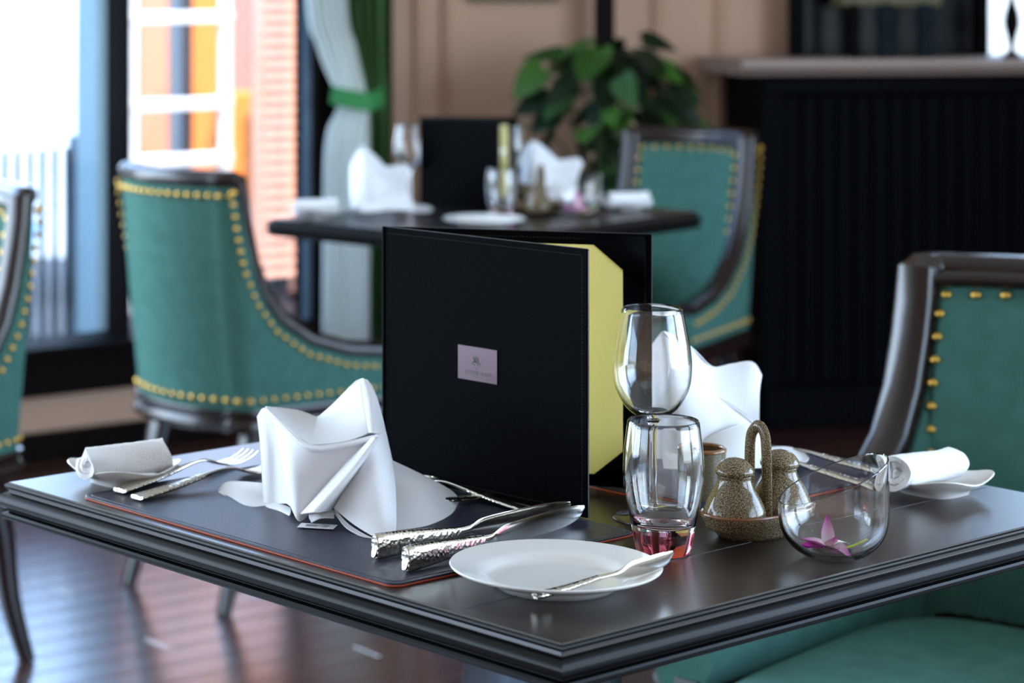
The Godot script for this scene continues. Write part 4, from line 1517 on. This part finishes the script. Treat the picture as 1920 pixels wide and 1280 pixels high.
func napkin_a() -> Array:
	return [
		["back_fold", [[V(-533, 775, -525), V(-221, 803, -655), V(40, 712, -725), V(243, 930, -525), V(448, 1156, -325), V(584, 1036, -155), V(747, 374, -155)], [V(-508, 262, -705), V(-220, 242, -805), V(69, 231, -855), V(278, 268, -805), V(484, 314, -705), V(631, 328, -505), V(763, 251, -255)], [V(-482, 7, -555), V(-220, 6, -805), V(73, 0, -1005), V(285, 6, -1055), V(495, 16, -1005), V(649, 11, -905), V(799, 7, -555)]], [0]],
		["left_point", [[V(-466, 874, -405), V(-300, 832, -555), V(-133, 788, -655), V(40, 720, -685)], [V(-456, 883, -325), V(-328, 814, -255), V(-160, 731, -155), V(22, 679, -105)], [V(-466, 877, -305), V(-354, 831, -55), V(-216, 765, 345), V(-51, 700, 575)]], [0]],
		["middle_point", [[V(40, 720, -685), V(177, 863, -555), V(317, 1034, -405), V(445, 1167, -255)], [V(-9, 688, -55), V(155, 750, -105), V(331, 851, -55), V(464, 945, 45)], [V(-51, 700, 575), V(123, 704, 545), V(312, 728, 515), V(488, 784, 445)]], []],
		["tall_point", [[V(441, 1166, -265), V(464, 945, 45), V(488, 782, 435)], [V(470, 1183, -225), V(518, 1059, -25), V(544, 922, 195), V(551, 789, 475)], [V(499, 1174, -185), V(581, 1038, -85), V(632, 864, 15), V(672, 676, 145)]], [0, 2]],
		["front_pocket", [[V(-544, 768, -505), V(-512, 504, -375), V(-481, -11, -165)], [V(-502, 850, -425), V(-456, 527, -205), V(-425, 12, -105)], [V(-461, 882, -305), V(-395, 516, -155), V(-354, 18, -55)], [V(-384, 843, -155), V(-319, 509, 15), V(-246, 86, 275)], [V(-231, 785, 295), V(-218, 447, 545), V(-194, 48, 575)], [V(-51, 700, 575), V(-96, 372, 615), V(-160, 5, 625)], [V(259, 727, 615), V(127, 398, 575), V(-120, 15, 605)], [V(542, 813, 675), V(260, 408, 575), V(-80, 43, 555)]], [0]],
		["pocket_rim", [[V(-466, 878, -325), V(-256, 796, 275), V(-52, 703, 615), V(234, 726, 635), V(429, 778, 675), V(565, 820, 715)], [V(-466, 872, -305), V(-266, 784, 315), V(-57, 681, 655), V(233, 702, 665), V(428, 754, 705), V(564, 801, 745)], [V(-461, 858, -325), V(-275, 757, 255), V(-56, 644, 595), V(235, 666, 605), V(421, 718, 645), V(556, 767, 695)]], [0, 2]],
		["diagonal_roll", [[V(490, 770, 635), V(187, 431, 565), V(-150, 58, 575)], [V(523, 807, 775), V(237, 499, 845), V(-104, 128, 845)], [V(550, 809, 835), V(296, 510, 995), V(-1, 175, 1015)], [V(574, 792, 745), V(366, 488, 795), V(133, 128, 715)]], []],
		["right_panel", [[V(565, 815, 715), V(361, 488, 795), V(165, 165, 815)], [V(607, 784, 445), V(515, 477, 975), V(341, 73, 1075)], [V(660, 732, 175), V(655, 412, 875), V(527, 18, 1335)], [V(677, 696, 145), V(730, 349, 575), V(700, -7, 1415)]], [0]],
		["panel_hem", [[V(173, 129, 695), V(296, 45, 975), V(501, -6, 1275), V(701, -16, 1395)], [V(163, 104, 695), V(271, 30, 1015), V(491, -16, 1295), V(696, -21, 1395)]], [0]],
		["right_wing", [[V(717, 414, -155), V(1033, 236, -325), V(1323, 61, -425), V(1398, -12, -265)], [V(717, 340, 245), V(1027, 250, 175), V(1308, 63, -225), V(1401, -16, -235)], [V(726, 197, 445), V(1010, 158, 445), V(1255, 57, 145), V(1395, -24, -225)], [V(729, -3, 955), V(1013, -8, 765), V(1268, -11, 315), V(1389, -22, -215)]], [0, 3]],
		["left_wing", [[V(-456, 148, -305), V(-663, 110, -585), V(-848, 69, -755), V(-920, 6, -705)], [V(-456, 41, -325), V(-672, 30, -425), V(-830, 8, -625), V(-920, -4, -705)], [V(-456, -4, -65), V(-648, -11, -25), V(-789, -13, -315), V(-925, -5, -685)]], [0, 2]],
		["bottom_curl", [[V(-466, 2, -105), V(-354, 23, -55), V(-230, 33, 195)], [V(-461, -12, 15), V(-350, 5, 115), V(-231, 14, 335)], [V(-446, -26, 45), V(-335, -24, 165), V(-256, -22, 375)], [V(-436, -21, -25), V(-325, -34, 75), V(-266, -25, 295)]], [2]],
		["inner_curl", [[V(173, 119, 695), V(16, 124, 695), V(-67, 80, 675)], [V(166, 103, 755), V(19, 112, 775), V(-63, 59, 735)], [V(160, 77, 795), V(42, 86, 835), V(-44, 27, 745)]], [1, 2]],
	]


func napkin_b() -> Array:
	return [
		["front_point", [[V(-885, 988, -462), V(-908, 575, -312), V(-919, 153, 38)], [V(-829, 1207, -262), V(-846, 738, -12), V(-851, 193, 288)], [V(-732, 1361, -182), V(-741, 818, 138), V(-723, 202, 388)], [V(-674, 1426, -142), V(-664, 866, 258), V(-581, 223, 488)], [V(-591, 1355, -182), V(-470, 854, 188), V(-316, 217, 488)], [V(-395, 1029, -212), V(-229, 634, 158), V(-51, 201, 488)], [V(-114, 731, -112), V(44, 505, 188), V(161, 180, 488)], [V(95, 613, -42), V(174, 419, 158), V(250, 159, 438)], [V(289, 445, 38), V(339, 281, 138), V(363, 143, 358)]], [0]],
		["fold_edge", [[V(-671, 1424, -122), V(-527, 1269, -142), V(-400, 1034, -182), V(-272, 829, -142), V(-109, 731, -82), V(94, 614, -12), V(289, 445, 68)], [V(-675, 1416, -102), V(-541, 1250, -122), V(-415, 1016, -162), V(-286, 811, -122), V(-123, 713, -62), V(79, 596, 8), V(274, 427, 88)]], [0, 1]],
		["back_flap", [[V(-624, 1374, -312), V(-373, 1193, -562), V(-125, 959, -712), V(137, 962, -862), V(365, 976, -912), V(450, 845, -862)], [V(-534, 1239, -262), V(-353, 1005, -362), V(-143, 796, -462), V(97, 762, -562), V(272, 753, -612), V(377, 698, -612)], [V(-421, 991, -282), V(-301, 799, -282), V(-124, 639, -262), V(46, 512, -212), V(167, 439, -162), V(276, 416, -112)]], [0]],
		["lower_flap", [[V(-795, 267, 338), V(-537, 341, 388), V(-244, 479, 388), V(81, 538, 218), V(295, 428, 118)], [V(-800, 207, 438), V(-536, 264, 538), V(-255, 359, 588), V(55, 376, 488), V(308, 284, 288)], [V(-800, 138, 538), V(-536, 158, 688), V(-257, 189, 738), V(61, 169, 588), V(350, 145, 418)]], [0]],
		["back_fold", [[V(-861, 980, -512), V(-662, 1400, -212), V(-309, 1158, -612), V(-51, 931, -812), V(305, 935, -1062), V(361, 834, -1062)], [V(-812, 438, -762), V(-528, 514, -962), V(-213, 450, -1162), V(60, 403, -1262), V(287, 403, -1262), V(341, 393, -1162)], [V(-812, -7, -762), V(-520, -1, -1012), V(-213, -3, -1162), V(60, -11, -1262), V(287, -23, -1262), V(343, -21, -1112)]], [0]],
		["tail_wing", [[V(343, 162, -412), V(632, 145, -612), V(787, 116, -562), V(827, 83, -342)], [V(319, 124, -162), V(585, 115, -262), V(750, 77, -342), V(822, 76, -322)], [V(289, 83, 118), V(511, 77, 88), V(691, 62, -122), V(812, 74, -302)]], [0, 2]],
	]


func again(called: String, label: String, at: Vector3, turn: float, k := 1.0) -> Node3D:
	var o: Node3D = copy(get_node(called), label, at, turn)
	o.scale = Vector3.ONE * k
	return o


func back_table() -> void:
	make_table("dining_table", "far dark dining table with its own laid setting and closed black menu", Vector3(0.462, 0, -5.102), 0.82, 0.735, 0.56)
	again("towel_dish", "white towel dish at the left end of the far table", Vector3(0.1015, 0.7500, -5.0507), 0.6)
	again("towel_dish", "white towel dish at the right end of the far table", Vector3(0.7657, 0.7500, -5.2184), 0.6)
	again("rolled_towel", "rolled white towel at the left end of the far table", Vector3(0.1007, 0.7562, -5.0114), 0.05)
	again("rolled_towel", "rolled white towel at the right end of the far table", Vector3(0.7671, 0.7562, -5.1670), 0.1)
	again("napkin_001", "folded white napkin at the left of the far table before the menu", Vector3(0.2670, 0.7530, -5.0538), 0.1, 1.0)
	again("napkin_001", "folded white napkin on the far table behind its tumbler", Vector3(0.6383, 0.7530, -5.2578), -0.1, 0.98)
	again("menu", "closed black menu standing on the far table", Vector3(0.3322, 0.7500, -5.2650), 0.12, 0.78).get_node("front_cover/name_plaque").free()
	again("wine_glass", "wine glass on the far table behind the left napkin", Vector3(0.3081, 0.7500, -5.2650), 0, 0.9)
	again("wine_glass", "wine glass on the far table behind its tumbler", Vector3(0.5161, 0.7500, -5.1726), 0, 0.93)
	again("tumbler", "water tumbler on the far table in front of its menu", Vector3(0.4791, 0.7500, -4.9867), 0, 0.9)
	again("side_plate", "white side plate at the front of the far table", Vector3(0.4341, 0.7500, -4.8733), 0, 0.92)
	again("condiment_caddy", "brown pottery condiment tray on the far table", Vector3(0.5767, 0.7500, -5.1388), 0.35)
	again("shaker", "brown pottery shaker on the far table", Vector3(0.5640, 0.7585, -5.0650), 0)
	again("toothpick_cup", "pottery toothpick cup on the far table by the tray", Vector3(0.5563, 0.7500, -5.2532), 0)
	again("slanted_glass_bowl", "slanted glass bowl on the far table with a pink flower", Vector3(0.6476, 0.7500, -5.0616), 0)
	again("orchid_blossom", "pink orchid blossom in the bowl on the far table", Vector3(0.6371, 0.7538, -5.0135), 0.4, 1.45)
